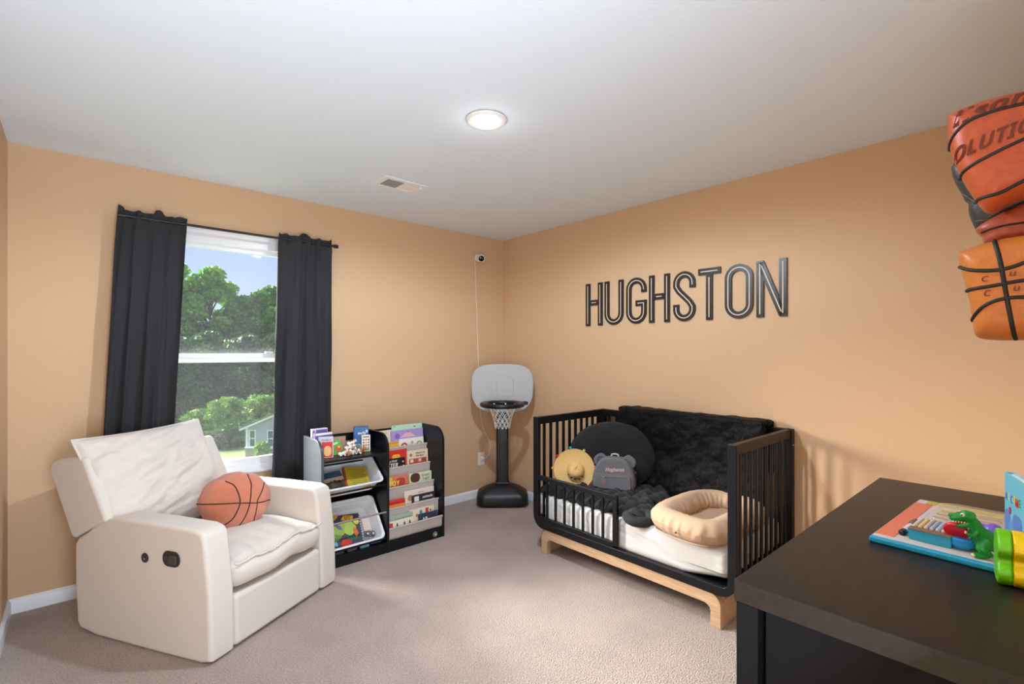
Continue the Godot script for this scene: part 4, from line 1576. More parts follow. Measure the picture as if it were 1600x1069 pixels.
# ---------------------------------------------------------------- toy organizer
const PK := [[0.655, 0.383], [0.52, 0.429], [0.394, 0.482], [0.269, 0.543], [0.153, 0.594]]

func organizer() -> void:
	var bm: Material = M.shelfblack
	var og := Vector3(-1.535, 0, 0.44)
	var o := thing("toy_organizer", "black toy organizer with two tilted bins and five fabric book slings", "toy organizer", og)
	var side := func(top: float) -> PackedVector2Array:
		var p := PackedVector2Array([Vector2(0.285, 0.0), Vector2(0.600, 0.0), Vector2(0.600, top - 0.115)])
		p.append_array(arc(Vector2(0.495, top - 0.105), 0.105, 0, 90, 10))
		p.append(Vector2(0.285, top))
		return p
	var sx := func(x1: float) -> Transform3D:
		return Transform3D(Basis(Vector3(0, 0, 1), Vector3.UP, Vector3(-1, 0, 0)), Vector3(x1, 0, 0) - og)
	var glare_side := mat(C(70, 76, 82), 0.30)  # paler than the other panels: window glare put into the base colour
	part("side_panel", B.new().xf(sx.call(-1.967)).prism(side.call(0.802), 0.018, 0.002), glare_side, o)
	part("side_panel", B.new().xf(sx.call(-1.527)).prism(side.call(0.802), 0.016, 0.002), bm, o)
	part("side_panel", B.new().xf(sx.call(-1.083)).prism(side.call(0.802), 0.018, 0.002), bm, o)
	part("back_panel", B.new().rbox(Vector3(-1.534, 0.395, 0.289) - og, Vector3(0.88, 0.79, 0.008), 0.001), bm, o)
	part("shelf", B.new().rbox(Vector3(-1.755, 0.672, 0.447) - og, Vector3(0.423, 0.015, 0.305), 0.002), bm, o)
	part("bottom_board", B.new().rbox(Vector3(-1.534, 0.062, 0.44) - og, Vector3(0.865, 0.014, 0.29), 0.002), bm, o)
	part("kick_board", B.new().rbox(Vector3(-1.534, 0.036, 0.590) - og, Vector3(0.865, 0.072, 0.016), 0.002), bm, o)
	# bin rods
	for q in [[0.482, 0.590], [0.610, 0.33], [0.293, 0.590], [0.118, 0.592], [0.345, 0.345]]:
		part("bin_rod", B.new().tube(PackedVector3Array([Vector3(-1.967, q[0] - 0.020, q[1] - 0.006) - og, Vector3(-1.543, q[0] - 0.020, q[1] - 0.006) - og]), 0.006, 10), flat(150, 140, 132, 0.4) if q[0] == 0.293 else bm, o)
	# round castor cap at the foot of the front board
	var cp := part("foot_cap", B.new().xf(Transform3D(Basis(Vector3.RIGHT, PI / 2), Vector3(-1.165, 0.034, 0.598) - og)).lathe(PackedVector2Array([Vector2(0.0005, 0.0), Vector2(0.020, 0.0), Vector2(0.020, 0.006), Vector2(0.016, 0.010), Vector2(0.0005, 0.011)]), 20), flat(120, 116, 110, 0.4), o)
	part("cap_pin", B.new().ball(Vector3(-1.165, 0.034, 0.610) - og, Vector3(0.006, 0.006, 0.003), 8, 5), M.white, cp)
	# book slings: cloth hung from a front rod and a rear rod
	var sm := cloth(C(186, 174, 168), 0.05, 10.0)
	var nz := noise(1.0, 3, 61)
	for k in 5:
		var y: float = PK[k][0]
		var z: float = PK[k][1]
		var low: float = y - (0.125 if k < 4 else 0.082)
		var rear := z - 0.085
		var b := B.new()
		for sg in [1.0, -1.0]:
			b.grid(func(u, vv):
				var uu: float = u if sg > 0.0 else 1.0 - u
				var x := lerpf(-1.524, -1.104, uu)
				var path: Vector2
				if vv < 0.42:
					path = Vector2(z + 0.004, y).lerp(Vector2(z - 0.004, low + 0.012), vv / 0.42)
				elif vv < 0.58:
					var a: float = (vv - 0.42) / 0.16 * PI
					path = Vector2(z - 0.024 + cos(a) * 0.020, low + 0.012 - sin(a) * 0.014)
				else:
					path = Vector2(z - 0.044, low + 0.012).lerp(Vector2(rear, y + 0.004), (vv - 0.58) / 0.42)
				var fold := sin(uu * 60.0 + nz.get_noise_1d(uu * 7.0 + k * 9.0) * 9.0) * 0.0028 * sin(clampf(vv, 0.0, 1.0) * PI)
				return Vector3(x, path.y, path.x + fold - sg * 0.001) - og, 60, 16)
		part("book_sling", b, sm, o)
		for q in [[y, z], [y + 0.004, rear]]:
			part("sling_rod", B.new().tube(PackedVector3Array([Vector3(-1.527, q[0], q[1]) - og, Vector3(-1.101, q[0], q[1]) - og]), 0.0075, 10), sm, o)
	bins()
	shelf_top()
	sling_books()

func bin(label: String, hinge: Vector3, tilt: float) -> Node3D:
	# local frame: x across, z from back to front along the rim, y up out of the bin; hinge is the front of the rim
	var o := thing("storage_bin", label, "bin", hinge, 0, "white tilted toy bins")
	o.rotation.x = deg_to_rad(tilt)
	var zc := -0.160
	var L := [[0.165, 0.125, -0.104, 0.03], [0.190, 0.146, -0.008, 0.035], [0.200, 0.156, -0.008, 0.035], [0.203, 0.160, 0.0, 0.035], [0.200, 0.157, 0.003, 0.035], [0.189, 0.146, 0.001, 0.033], [0.186, 0.143, -0.006, 0.033], [0.162, 0.122, -0.098, 0.028]]
	var lp := []
	for q in L:
		lp.append(rr_loop(q[0], q[1], q[3], q[2], zc))
	var b := B.new()
	b.loft([lp[0], lp[1], lp[2]], true, false)
	smooth_loft(b, [lp[2], lp[3], lp[4], lp[5], lp[6]])
	b.loft([lp[6], lp[7]], false, true)
	part("bin_shell", b, M.binwhite, o)
	part("step", B.new().rbox(Vector3(0, -0.030, zc - 0.138), Vector3(0.34, 0.004, 0.008), 0.001), M.binwhite, o)
	return o

func tilted(o: Node3D, bn: Node3D, p: Vector3, yaw := 0.0) -> Node3D:
	o.transform = bn.transform * Transform3D(Basis(Vector3.UP, yaw), p)
	return o

func bins() -> void:
	var a := bin("white storage bin on the upper rods, holding a yellow booklet", Vector3(-1.757, 0.487, 0.590), 35.0)
	var c := bin("white storage bin on the lower rods, holding a jungle puzzle", Vector3(-1.757, 0.112, 0.607), 50.0)
	# upper bin
	var pz := tilted(thing("wooden_puzzle", "puzzle board of brown furry animals lying left in the upper bin", "puzzle"), a, Vector3(-0.10, -0.060, -0.105), 0.08)
	pz.rotation.x += deg_to_rad(0)
	part("board", B.new().rbox(Vector3.ZERO, Vector3(0.165, 0.010, 0.19), 0.004), flat(206, 190, 160), pz)
	part("sky_strip", B.new().rbox(Vector3(0, 0.006, -0.068), Vector3(0.155, 0.003, 0.048), 0.001), flat(66, 92, 120), pz)
	var rng := RandomNumberGenerator.new()
	rng.seed = 8
	for k in 6:
		var bb := B.new()
		bb.xf(Transform3D(Basis(Vector3.RIGHT, -PI / 2), Vector3(-0.062 + k * 0.025, 0.005, 0.022 + rng.randf_range(-0.008, 0.008))))
		bb.prism(spline2([Vector2(-0.012, -0.03), Vector2(-0.004, -0.034), Vector2(0.0, -0.024), Vector2(0.006, -0.036), Vector2(0.013, -0.03), Vector2(0.015, 0.02), Vector2(0.004, 0.034), Vector2(-0.012, 0.028)], 3, true), 0.006, 0.002)
		part("animal_piece", bb, [flat(70, 56, 36), flat(52, 46, 32), flat(88, 74, 48)][k % 3], pz)
	var yb := tilted(thing("yellow_booklet", "yellow booklet with a red spine in the upper bin", "book"), a, Vector3(0.058, -0.052, -0.112), -0.18)
	part("pages", B.new().rbox(Vector3.ZERO, Vector3(0.150, 0.012, 0.178), 0.002), M.page, yb)
	part("cover", B.new().rbox(Vector3(0.004, 0.008, 0), Vector3(0.150, 0.004, 0.182), 0.001), flat(196, 170, 44), yb)
	part("spine", B.new().rbox(Vector3(-0.078, 0.002, 0), Vector3(0.014, 0.018, 0.182), 0.003), flat(176, 70, 40), yb)
	for k in 9:
		part("printed_line", B.new().rbox(Vector3(0.006 + (k % 2) * 0.006, 0.0102, -0.066 + k * 0.0165), Vector3(0.118 - (k % 3) * 0.016, 0.0006, 0.005), 0.0002), flat(122, 120, 52), yb)
	# lower bin: jungle puzzle
	var jp := tilted(thing("jungle_puzzle", "colourful jungle animal puzzle board filling the lower bin", "puzzle"), c, Vector3(-0.040, -0.072, -0.142), -0.10)
	part("board", B.new().rbox(Vector3.ZERO, Vector3(0.265, 0.010, 0.215), 0.004), flat(66, 60, 80), jp)
	var jpieces := [
		[-0.03, -0.005, 0.085, 0.050, 150, 176, 70, 0.1], [0.050, -0.010, 0.055, 0.045, 168, 190, 80, 0.7], [-0.060, 0.050, 0.050, 0.030, 110, 140, 60, 0.3], [0.050, -0.078, 0.045, 0.022, 226, 170, 50, 0.0],
		[-0.055, -0.085, 0.040, 0.018, 216, 160, 70, 0.4], [-0.105, -0.055, 0.022, 0.028, 150, 52, 44, 0.0], [-0.045, -0.045, 0.034, 0.016, 140, 128, 176, -0.7], [-0.02, -0.025, 0.03, 0.014, 120, 108, 160, -0.7],
		[0.085, 0.022, 0.018, 0.034, 224, 104, 52, 0.3], [0.010, 0.084, 0.042, 0.022, 196, 44, 40, 0.05], [-0.060, 0.078, 0.018, 0.026, 96, 168, 196, 0.2], [-0.110, 0.072, 0.018, 0.030, 38, 70, 50, 0.3],
		[0.060, 0.060, 0.042, 0.018, 34, 96, 66, -0.2], [-0.112, -0.004, 0.016, 0.02, 232, 180, 60, 0.0], [0.100, -0.045, 0.020, 0.022, 222, 196, 70, 0.3], [-0.085, 0.090, 0.014, 0.014, 226, 150, 60, 0.0]]
	for k in jpieces.size():
		var q = jpieces[k]
		var pts := []
		rng.seed = 100 + k
		for s in 9:
			var an := TAU * s / 9.0
			var rr := rng.randf_range(0.72, 1.12)
			pts.append(Vector2(cos(an) * q[2] * rr, sin(an) * q[3] * rr))
		var bb := B.new()
		bb.xf(Transform3D(Basis(Vector3.UP, q[7]) * Basis(Vector3.RIGHT, -PI / 2), Vector3(q[0], 0.004, q[1])))
		bb.prism(spline2(pts, 3, true), 0.0045 + (k % 3) * 0.0012, 0.0015)
		part("puzzle_piece", bb, flat(q[4], q[5], q[6]), jp)
	for k in 9:
		part("spot", B.new().ball(Vector3(0.030 + (k % 3) * 0.014, 0.0095, -0.088 + int(k / 3) * 0.009), Vector3(0.0035, 0.0015, 0.0035), 7, 4), flat(60, 40, 26), jp)
	for k in 5:
		part("stripe", B.new().rbox(Vector3(-0.062 + k * 0.012, 0.0105, -0.058 + k * 0.010), Vector3(0.003, 0.002, 0.02), 0.0008), flat(60, 54, 90), jp)
	for k in 12:
		part("border_dot", B.new().rbox(Vector3(0.127, 0.0056, -0.098 + k * 0.0178), Vector3(0.006, 0.001, 0.007), 0.0003), flat(236, 230, 214), jp)
	# a pale booklet and a pair of toy wheels at the right of the lower bin
	var wb := tilted(thing("cream_card", "plain cream card tucked beside the jungle puzzle", "card"), c, Vector3(0.134, -0.078, -0.150), -0.05)
	part("card", B.new().rbox(Vector3.ZERO, Vector3(0.055, 0.006, 0.10), 0.002), flat(214, 196, 184), wb)
	var tc := tilted(thing("toy_car", "grey toy car with two white wheels, at the front of the lower bin", "toy car"), c, Vector3(0.126, -0.060, -0.070), -0.2)
	part("body", B.new().rbox(Vector3.ZERO, Vector3(0.075, 0.022, 0.034), 0.008, 3), flat(120, 116, 122), tc)
	for s in [-0.019, 0.019]:
		var wl := part("wheel", B.new().at(s, 0.012, 0.004).lathe(PackedVector2Array([Vector2(0.0005, 0.0), Vector2(0.015, 0.0), Vector2(0.015, 0.008), Vector2(0.011, 0.011), Vector2(0.0005, 0.010)]), 16), flat(80, 76, 84), tc)
		part("hub", B.new().ball(Vector3(s, 0.022, 0.004), Vector3(0.008, 0.004, 0.008), 10, 6), flat(226, 222, 220), wl)
	# oddments below the lower bin on the bottom board
	var sd := [[-1.86, 70, 66, 72, "dark grey toy block under the lower bin, leftmost"], [-1.775, 92, 86, 84, "grey toy block under the lower bin, next to the teal one"], [-1.690, 120, 170, 180, "pale teal toy block under the lower bin"], [-1.605, 72, 88, 116, "blue grey toy ring under the lower bin, beside the divider"]]
	for k in sd.size():
		var q = sd[k]
		var t := thing("toy_block", q[4], "toy", Vector3(q[0], 0.069, 0.562))
		if k == 3:
			var ring := PackedVector3Array()
			for s in 20:
				ring.append(Vector3(cos(TAU * s / 20) * 0.034, 0.010 + sin(TAU * s / 20) * 0.006, sin(TAU * s / 20) * 0.014))
			part("ring", B.new().tube(ring, 0.005, 7, true), flat(q[1], q[2], q[3]), t)
		else:
			part("block", B.new().rbox(Vector3(0, 0.012, 0), Vector3(0.062, 0.024, 0.03), 0.005, 2), flat(q[1], q[2], q[3]), t)
			part("knob", B.new().ball(Vector3(0.012, 0.026, 0.002), Vector3(0.010, 0.008, 0.010), 8, 5), flat(q[1] + 60, q[2] + 60, q[3] + 50), t)

# a book that stands upright: its lower front edge centre is the origin, front cover towards +z
func book(called: String, label: String, pos: Vector3, w: float, h: float, th: float, cover: Material, group := "", yaw := 0.0, lean := -4.0, roll := 0.0) -> Node3D:
	var o := thing(called, label, "book", pos, yaw, group)
	o.rotation.x = deg_to_rad(lean)
	o.rotation.z = deg_to_rad(roll)
	part("cover", B.new().rbox(Vector3(0, h / 2, 0), Vector3(w, h, 0.0024), 0.001), cover, o)
	part("rear_cover", B.new().rbox(Vector3(0, h / 2, -th + 0.0012), Vector3(w, h, 0.0024), 0.001), cover, o)
	part("pages", B.new().rbox(Vector3(0.002, h / 2 - 0.001, -th / 2), Vector3(w - 0.006, h - 0.005, th - 0.0024), 0.0006), M.page, o)
	part("spine", B.new().rbox(Vector3(-w / 2 + 0.0008, h / 2, -th / 2), Vector3(0.002, h, th), 0.0008), cover, o)
	return o

func art(o: Node3D, called: String, x: float, y: float, w: float, h: float, m: Material, round := 0.0, z := 0.0012) -> void:
	part(called, B.new().at(x, y, z).prism(rrect(w / 2, h / 2, clampf(round, 0.0005, minf(w, h) / 2 - 0.0001), 4), 0.0006), m, o)

func sling_books() -> void:
	var g := "picture books in the fabric slings"
	# label, x0, x1, top, z, drop, thickness, colour
	var D := [
		["mint green picture book, tallest one in the top sling", -1.362, -1.103, 0.807, 0.330, 0.24, 0.008, [178, 212, 186]],
		["lilac picture book with a pink tent shape, in the top sling", -1.377, -1.106, 0.770, 0.346, 0.20, 0.009, [168, 146, 196]],
		["cream spotted picture book next to the divider in the top sling", -1.50, -1.368, 0.781, 0.336, 0.21, 0.008, [226, 212, 190]],
		["white board book with two rainbows, front of the top sling", -1.324, -1.114, 0.708, 0.364, 0.14, 0.010, [226, 218, 222]],
		["yellow board book with a red edge in the top sling", -1.515, -1.325, 0.694, 0.366, 0.12, 0.012, [226, 186, 36]],
		["red book with a yellow bubble in the second sling", -1.515, -1.276, 0.641, 0.400, 0.20, 0.010, [204, 48, 40]],
		["black book with slanted white title in the second sling", -1.515, -1.301, 0.584, 0.416, 0.14, 0.010, [28, 26, 28]],
		["cream bus picture book at the right of the second sling", -1.283, -1.106, 0.621, 0.415, 0.18, 0.013, [222, 204, 172]],
		["bright book with big yellow capitals in the third sling", -1.515, -1.304, 0.471, 0.468, 0.16, 0.009, [206, 120, 92]],
		["pale green book with a brown bear in the third sling", -1.297, -1.106, 0.463, 0.466, 0.16, 0.013, [206, 214, 178]],
		["tall cream board book at the back of the fourth sling", -1.36, -1.114, 0.357, 0.512, 0.18, 0.014, [226, 212, 194]],
		["black and white patterned book in front of the cream one, fourth sling", -1.308, -1.118, 0.323, 0.530, 0.14, 0.008, [44, 42, 46]],
		["red and orange board book low in the fourth sling", -1.515, -1.366, 0.320, 0.530, 0.13, 0.014, [212, 58, 44]],
		["sage green picture book behind the tree book, lowest sling", -1.515, -1.322, 0.227, 0.562, 0.13, 0.008, [160, 180, 160]],
		["white board book with little dark trees, lowest sling", -1.515, -1.330, 0.194, 0.580, 0.10, 0.010, [228, 216, 198]],
		["cream picture book with teal and red figures, lowest sling", -1.348, -1.146, 0.233, 0.562, 0.14, 0.011, [228, 212, 188]],
		["navy blue book at the front right of the lowest sling", -1.286, -1.128, 0.197, 0.581, 0.10, 0.010, [48, 56, 84]]]
	var K := []
	for q in D:
		var c: Array = q[7]
		var h: float = q[5]
		var o := book("picture_book", q[0], Vector3((q[1] + q[2]) / 2, q[3] - h, q[4]), q[2] - q[1], h, q[6], flat(c[0], c[1], c[2], 0.45), g, 0.0, -3.0)
		K.append(o)
	var dk := flat(52, 44, 44)
	# mint: small dark marks; lilac: round badge and tent
	art(K[0], "mark", -0.110, 0.232, 0.006, 0.008, dk)
	art(K[0], "mark", 0.062, 0.220, 0.020, 0.006, dk, 0.003)
	art(K[1], "round_badge", -0.085, 0.158, 0.042, 0.042, flat(132, 98, 168), 0.021)
	var tent := B.new().at(0.005, 0.145, 0.0012)
	tent.prism(PackedVector2Array([Vector2(-0.07, 0), Vector2(0.07, 0), Vector2(0.012, 0.036), Vector2(-0.012, 0.036)]), 0.0006)
	part("tent_picture", tent, flat(222, 176, 188), K[1])
	art(K[1], "tent_badge", 0.005, 0.186, 0.014, 0.008, flat(120, 70, 110), 0.004)
	for q in [[0.02, 0.19], [-0.02, 0.15], [0.035, 0.15]]:
		art(K[2], "spot", q[0], q[1], 0.012, 0.012, flat(196, 160, 140), 0.006)
	art(K[3], "picture_panel", 0.004, 0.092, 0.180, 0.078, flat(230, 226, 206), 0.006)
	for q in [[-0.062, 190, 64, 80], [0.066, 164, 178, 80]]:
		var rb := B.new().at(q[0], 0.086, 0.002)
		rb.strip(arc(Vector2(0, 0), 0.020, 0, 180, 12), 0.013, 0.0, 0.0008)
		part("rainbow", rb, flat(q[1], q[2], q[3]), K[3])
	art(K[3], "moon", 0.004, 0.106, 0.022, 0.022, flat(160, 150, 170), 0.011, 0.002)
	art(K[4], "red_edge", 0.0, 0.112, 0.186, 0.010, flat(224, 120, 90))
	art(K[5], "bubble", 0.030, 0.150, 0.066, 0.034, flat(236, 178, 40), 0.017)
	var T := func(txt: String, s: float, m: Material, o: Node3D, x: float, y: float, wide := 1.0, bold := true, skew := 0.0):
		words(txt, s, m, o, Transform3D(Basis(Vector3(1, 0, 0), Vector3(skew, 1, 0), Vector3(0, 0, 1)), Vector3(x, y, 0.002)), wide, false, bold)
	var wh := flat(238, 234, 226)
	T.call("BOOK", 0.026, flat(238, 130, 120), K[5], 0.048, 0.112, 1.0)
	T.call("y First", 0.014, wh, K[6], 0.010, 0.122, 1.0, true, 0.25)
	T.call("STER", 0.028, wh, K[6], 0.006, 0.092, 0.95, true, 0.2)
	art(K[6], "star", 0.088, 0.110, 0.010, 0.010, wh, 0.003)
	art(K[6], "star", 0.092, 0.078, 0.012, 0.012, wh, 0.003)
	art(K[7], "round_picture", -0.058, 0.148, 0.024, 0.024, flat(160, 120, 70), 0.012)
	T.call("Wheels on", 0.0135, flat(60, 64, 84), K[7], 0.022, 0.158, 0.85)
	T.call("the Bus!", 0.0135, flat(60, 64, 84), K[7], 0.016, 0.138, 0.9)
	art(K[7], "bus_picture", 0.0, 0.092, 0.150, 0.056, flat(200, 66, 52), 0.008)
	for k in 4:
		art(K[7], "bus_window", -0.052 + k * 0.034, 0.104, 0.026, 0.022, [flat(232, 210, 180), flat(150, 90, 70), flat(220, 180, 150), flat(110, 80, 70)][k], 0.004, 0.002)
	art(K[8], "yellow_panel", -0.062, 0.128, 0.080, 0.056, flat(214, 184, 96), 0.01)
	art(K[8], "red_panel", 0.040, 0.112, 0.075, 0.056, flat(176, 60, 54), 0.022)
	T.call("TOY", 0.036, flat(244, 208, 70), K[8], -0.010, 0.108, 0.9)
	art(K[8], "red_strip", 0.0, 0.082, 0.20, 0.020, flat(206, 70, 46))
	art(K[9], "bear_head", -0.045, 0.128, 0.080, 0.066, flat(84, 48, 38), 0.030)
	T.call("Brown", 0.018, flat(96, 86, 70), K[9], 0.042, 0.136, 0.9, false)
	T.call("Sugar", 0.018, flat(96, 86, 70), K[9], 0.046, 0.112, 0.9, false)
	art(K[10], "round_picture", -0.078, 0.128, 0.040, 0.044, flat(170, 130, 104), 0.020)
	T.call("my first", 0.010, flat(150, 120, 100), K[10], 0.010, 0.158, 1.0, false)
	art(K[11], "white_panel", -0.060, 0.112, 0.038, 0.036, flat(220, 216, 210), 0.004)
	T.call("animals", 0.016, wh, K[11], 0.030, 0.116, 1.0)
	art(K[11], "white_strip", 0.0, 0.082, 0.180, 0.018, wh)
	art(K[12], "orange_strip", 0.0, 0.088, 0.145, 0.022, flat(234, 140, 60))
	art(K[12], "dark_strip", 0.0, 0.112, 0.140, 0.010, flat(176, 34, 34))
	for k in 10:
		art(K[13], "letter_mark", -0.040 + k * 0.013, 0.100, 0.006, 0.009, flat(104, 124, 108), 0.001)
	art(K[14], "pink_panel", -0.080, 0.070, 0.026, 0.040, flat(206, 56, 76), 0.002)
	for x in [-0.034, 0.022, 0.064]:
		var tb := B.new().at(x, 0.058, 0.0012)
		tb.prism(PackedVector2Array([Vector2(-0.010, 0), Vector2(0.010, 0), Vector2(0.004, 0.012), Vector2(0.007, 0.012), Vector2(0, 0.030), Vector2(-0.007, 0.012), Vector2(-0.004, 0.012)]), 0.0006)
		part("tree_picture", tb, flat(50, 54, 44), K[14])
	for q in [[-0.010, 0.110, 0.022, 0.034, 60, 150, 164], [0.040, 0.116, 0.026, 0.036, 198, 74, 62], [-0.044, 0.096, 0.016, 0.022, 190, 110, 60], [0.070, 0.112, 0.010, 0.016, 70, 60, 60]]:
		art(K[15], "figure", q[0], q[1], q[2], q[3], flat(q[4], q[5], q[6]), 0.006)
	art(K[16], "title_mark", -0.040, 0.062, 0.010, 0.020, wh, 0.002)
	art(K[16], "title_mark", -0.018, 0.066, 0.016, 0.014, wh, 0.002)

func shelf_top() -> void:
	var y := 0.6797
	var g := "books standing on the top shelf of the organizer"
	# three books fanned at the left end
	var wh := flat(236, 232, 232)
	var b1 := book("picture_book", "white and violet book standing rearmost at the left of the top shelf", Vector3(-1.908, y, 0.376), 0.104, 0.172, 0.020, flat(216, 208, 224, 0.45), g, 0.05, -3)
	art(b1, "violet_band", 0.012, 0.146, 0.075, 0.036, flat(110, 92, 160), 0.004)
	art(b1, "red_badge", -0.040, 0.148, 0.016, 0.028, flat(190, 110, 130), 0.006)
	var b2 := book("picture_book", "violet book with a white edge, middle one at the left of the top shelf", Vector3(-1.900, y, 0.426), 0.118, 0.150, 0.022, flat(104, 88, 150, 0.45), g, 0.05, -3)
	art(b2, "white_band", 0.0, 0.141, 0.112, 0.014, wh, 0.002)
	words("b Words", 0.012, wh, b2, at(0.005, 0.112, 0.0014), 1.0)
	var b3 := book("picture_book", "pale grey book with a red and peach picture, frontmost on the top shelf", Vector3(-1.918, y, 0.500), 0.088, 0.134, 0.014, flat(198, 196, 202, 0.45), g, -0.35, -10)
	words("First Words", 0.010, flat(70, 70, 74), b3, at(0.004, 0.112, 0.0014), 0.75)
	art(b3, "red_panel", 0.008, 0.052, 0.064, 0.096, flat(206, 50, 46), 0.004)
	art(b3, "peach_shape", 0.010, 0.042, 0.044, 0.064, flat(236, 184, 116), 0.024, 0.0019)
	var b4 := book("picture_book", "leaning green board book on the top shelf beside the white toy pile", Vector3(-1.822, y, 0.450), 0.088, 0.096, 0.018, flat(92, 158, 52, 0.45), g, -0.15, -18, 14)
	art(b4, "title_strip", 0.0, 0.074, 0.050, 0.012, flat(196, 226, 160), 0.004)
	art(b4, "red_figure", 0.016, 0.036, 0.034, 0.034, flat(208, 74, 40), 0.010)
	art(b4, "yellow_figure", 0.022, 0.046, 0.014, 0.014, flat(232, 190, 60), 0.006, 0.0019)
	var b5 := book("picture_book", "brown covered book behind the green board book", Vector3(-1.800, y, 0.398), 0.110, 0.108, 0.014, flat(172, 132, 112, 0.5), g, -0.1, -6)
	art(b5, "lilac_band", -0.01, 0.086, 0.06, 0.018, flat(176, 150, 178), 0.006)
	var lb := single("tan_box", B.new().rbox(Vector3(-1.700, y + 0.030, 0.345), Vector3(0.105, 0.060, 0.06), 0.003), flat(176, 146, 118, 0.7), "low tan cardboard box behind the white toy pile", "box")
	lb.set_meta("group", "boxes on the top shelf")
	# blue carton
	var bx := thing("product_carton", "blue and white product carton standing tall on the top shelf", "carton", Vector3(-1.636, y, 0.395), deg_to_rad(-22), "boxes on the top shelf")
	part("carton", B.new().rbox(Vector3(0, 0.080, 0), Vector3(0.098, 0.160, 0.075), 0.002), flat(20, 92, 150, 0.4), bx)
	part("white_base", B.new().rbox(Vector3(0, 0.024, 0), Vector3(0.0992, 0.046, 0.0762), 0.002), flat(206, 212, 220, 0.4), bx)
	words("eufy", 0.018, wh, bx, at(0.004, 0.120, 0.0378), 1.0)
	art(bx, "badge", 0.036, 0.132, 0.014, 0.018, flat(190, 206, 220), 0.002, 0.0377)
	art(bx, "camera_picture", -0.024, 0.030, 0.024, 0.030, flat(120, 140, 120), 0.008, 0.0384)
	for q in [[0.126, 0.020], [0.104, 0.014], [0.084, 0.026]]:
		var sp := B.new().xf(Transform3D(Basis(Vector3.UP, -PI / 2), Vector3(-0.0495, q[0], 0.004)))
		sp.prism(rrect(q[1] / 2, 0.005, 0.002, 2), 0.0006)
		part("side_print", sp, flat(150, 200, 236), bx)
	var cd := thing("icon_box", "small white box printed with rows of brown icons, in front of the blue carton", "box", Vector3(-1.632, y, 0.462), deg_to_rad(-14), "boxes on the top shelf")
	part("carton", B.new().rbox(Vector3(0, 0.055, 0), Vector3(0.058, 0.110, 0.022), 0.002), flat(232, 226, 214, 0.5), cd)
	art(cd, "title_strip", 0.0, 0.098, 0.042, 0.007, flat(120, 80, 60), 0.001, 0.011)
	var ic := [flat(150, 110, 70), flat(190, 120, 60), flat(110, 90, 80), flat(200, 160, 90)]
	for r in 4:
		for c in 3:
			art(cd, "icon", -0.016 + c * 0.016, 0.078 - r * 0.018, 0.011, 0.011, ic[(r * 2 + c) % 4], 0.004, 0.011)
	art(cd, "green_strip", 0.0, 0.012, 0.044, 0.010, flat(120, 120, 60), 0.001, 0.011)
	toy_pile(y)

func toy_pile(y: float) -> void:
	# small white and brown jointed animal toys lying in a heap
	var rng := RandomNumberGenerator.new()
	rng.seed = 19
	var spots := [[-1.790, 0.518, 0.0, 0], [-1.752, 0.530, 0.0, 1], [-1.716, 0.512, 0.0, 0], [-1.680, 0.522, 0.0, 0], [-1.742, 0.500, 0.030, 0], [-1.706, 0.505, 0.032, 0], [-1.654, 0.500, 0.0, 2], [-1.722, 0.496, 0.056, 0]]
	var lab := ["small white toy animal at the left end of the pile on the shelf", "brown and white toy animal lying at the front of the pile", "white toy animal in the middle of the pile, bottom layer", "white toy animal low at the front right of the pile", "white toy animal resting on the left of the pile", "white toy animal resting on the right of the pile", "orange brown toy animal at the right end of the pile", "white toy animal on the very top of the pile"]
	for k in spots.size():
		var q = spots[k]
		var o := thing("toy_animal", lab[k], "toy animal", Vector3(q[0] - 0.030, y + q[2] + 0.001, q[1]), rng.randf() * TAU, "little toy animals heaped on the top shelf")
		var c := [flat(236, 228, 218, 0.8), flat(186, 140, 104, 0.8), flat(190, 110, 62, 0.8)]
		var m: Material = c[q[3]]
		part("body", B.new().tube(PackedVector3Array([Vector3(-0.022, 0.014, 0), Vector3(-0.010, 0.016, 0), Vector3(0.010, 0.017, 0), Vector3(0.020, 0.022, 0)]), [0.010, 0.0135, 0.012, 0.009], 9), m, o)
		part("head", B.new().ball(Vector3(0.027, 0.029, 0), Vector3(0.012, 0.010, 0.010), 10, 7), m, o)
		for s in [-1.0, 1.0]:
			part("ear", B.new().ball(Vector3(0.022, 0.038, s * 0.007), Vector3(0.004, 0.007, 0.003), 7, 5), flat(150, 100, 74, 0.8), o)
			for x in [-0.016, 0.012]:
				part("leg", B.new().tube(PackedVector3Array([Vector3(x, 0.012, s * 0.008), Vector3(x + 0.004, 0.003, s * 0.014)]), 0.0045, 7), m, o)
		part("spot", B.new().ball(Vector3(-0.006, 0.026, 0.004), Vector3(0.007, 0.004, 0.006), 7, 5), flat(140, 84, 58, 0.8) if k % 2 == 0 else flat(96, 66, 52, 0.8), o)

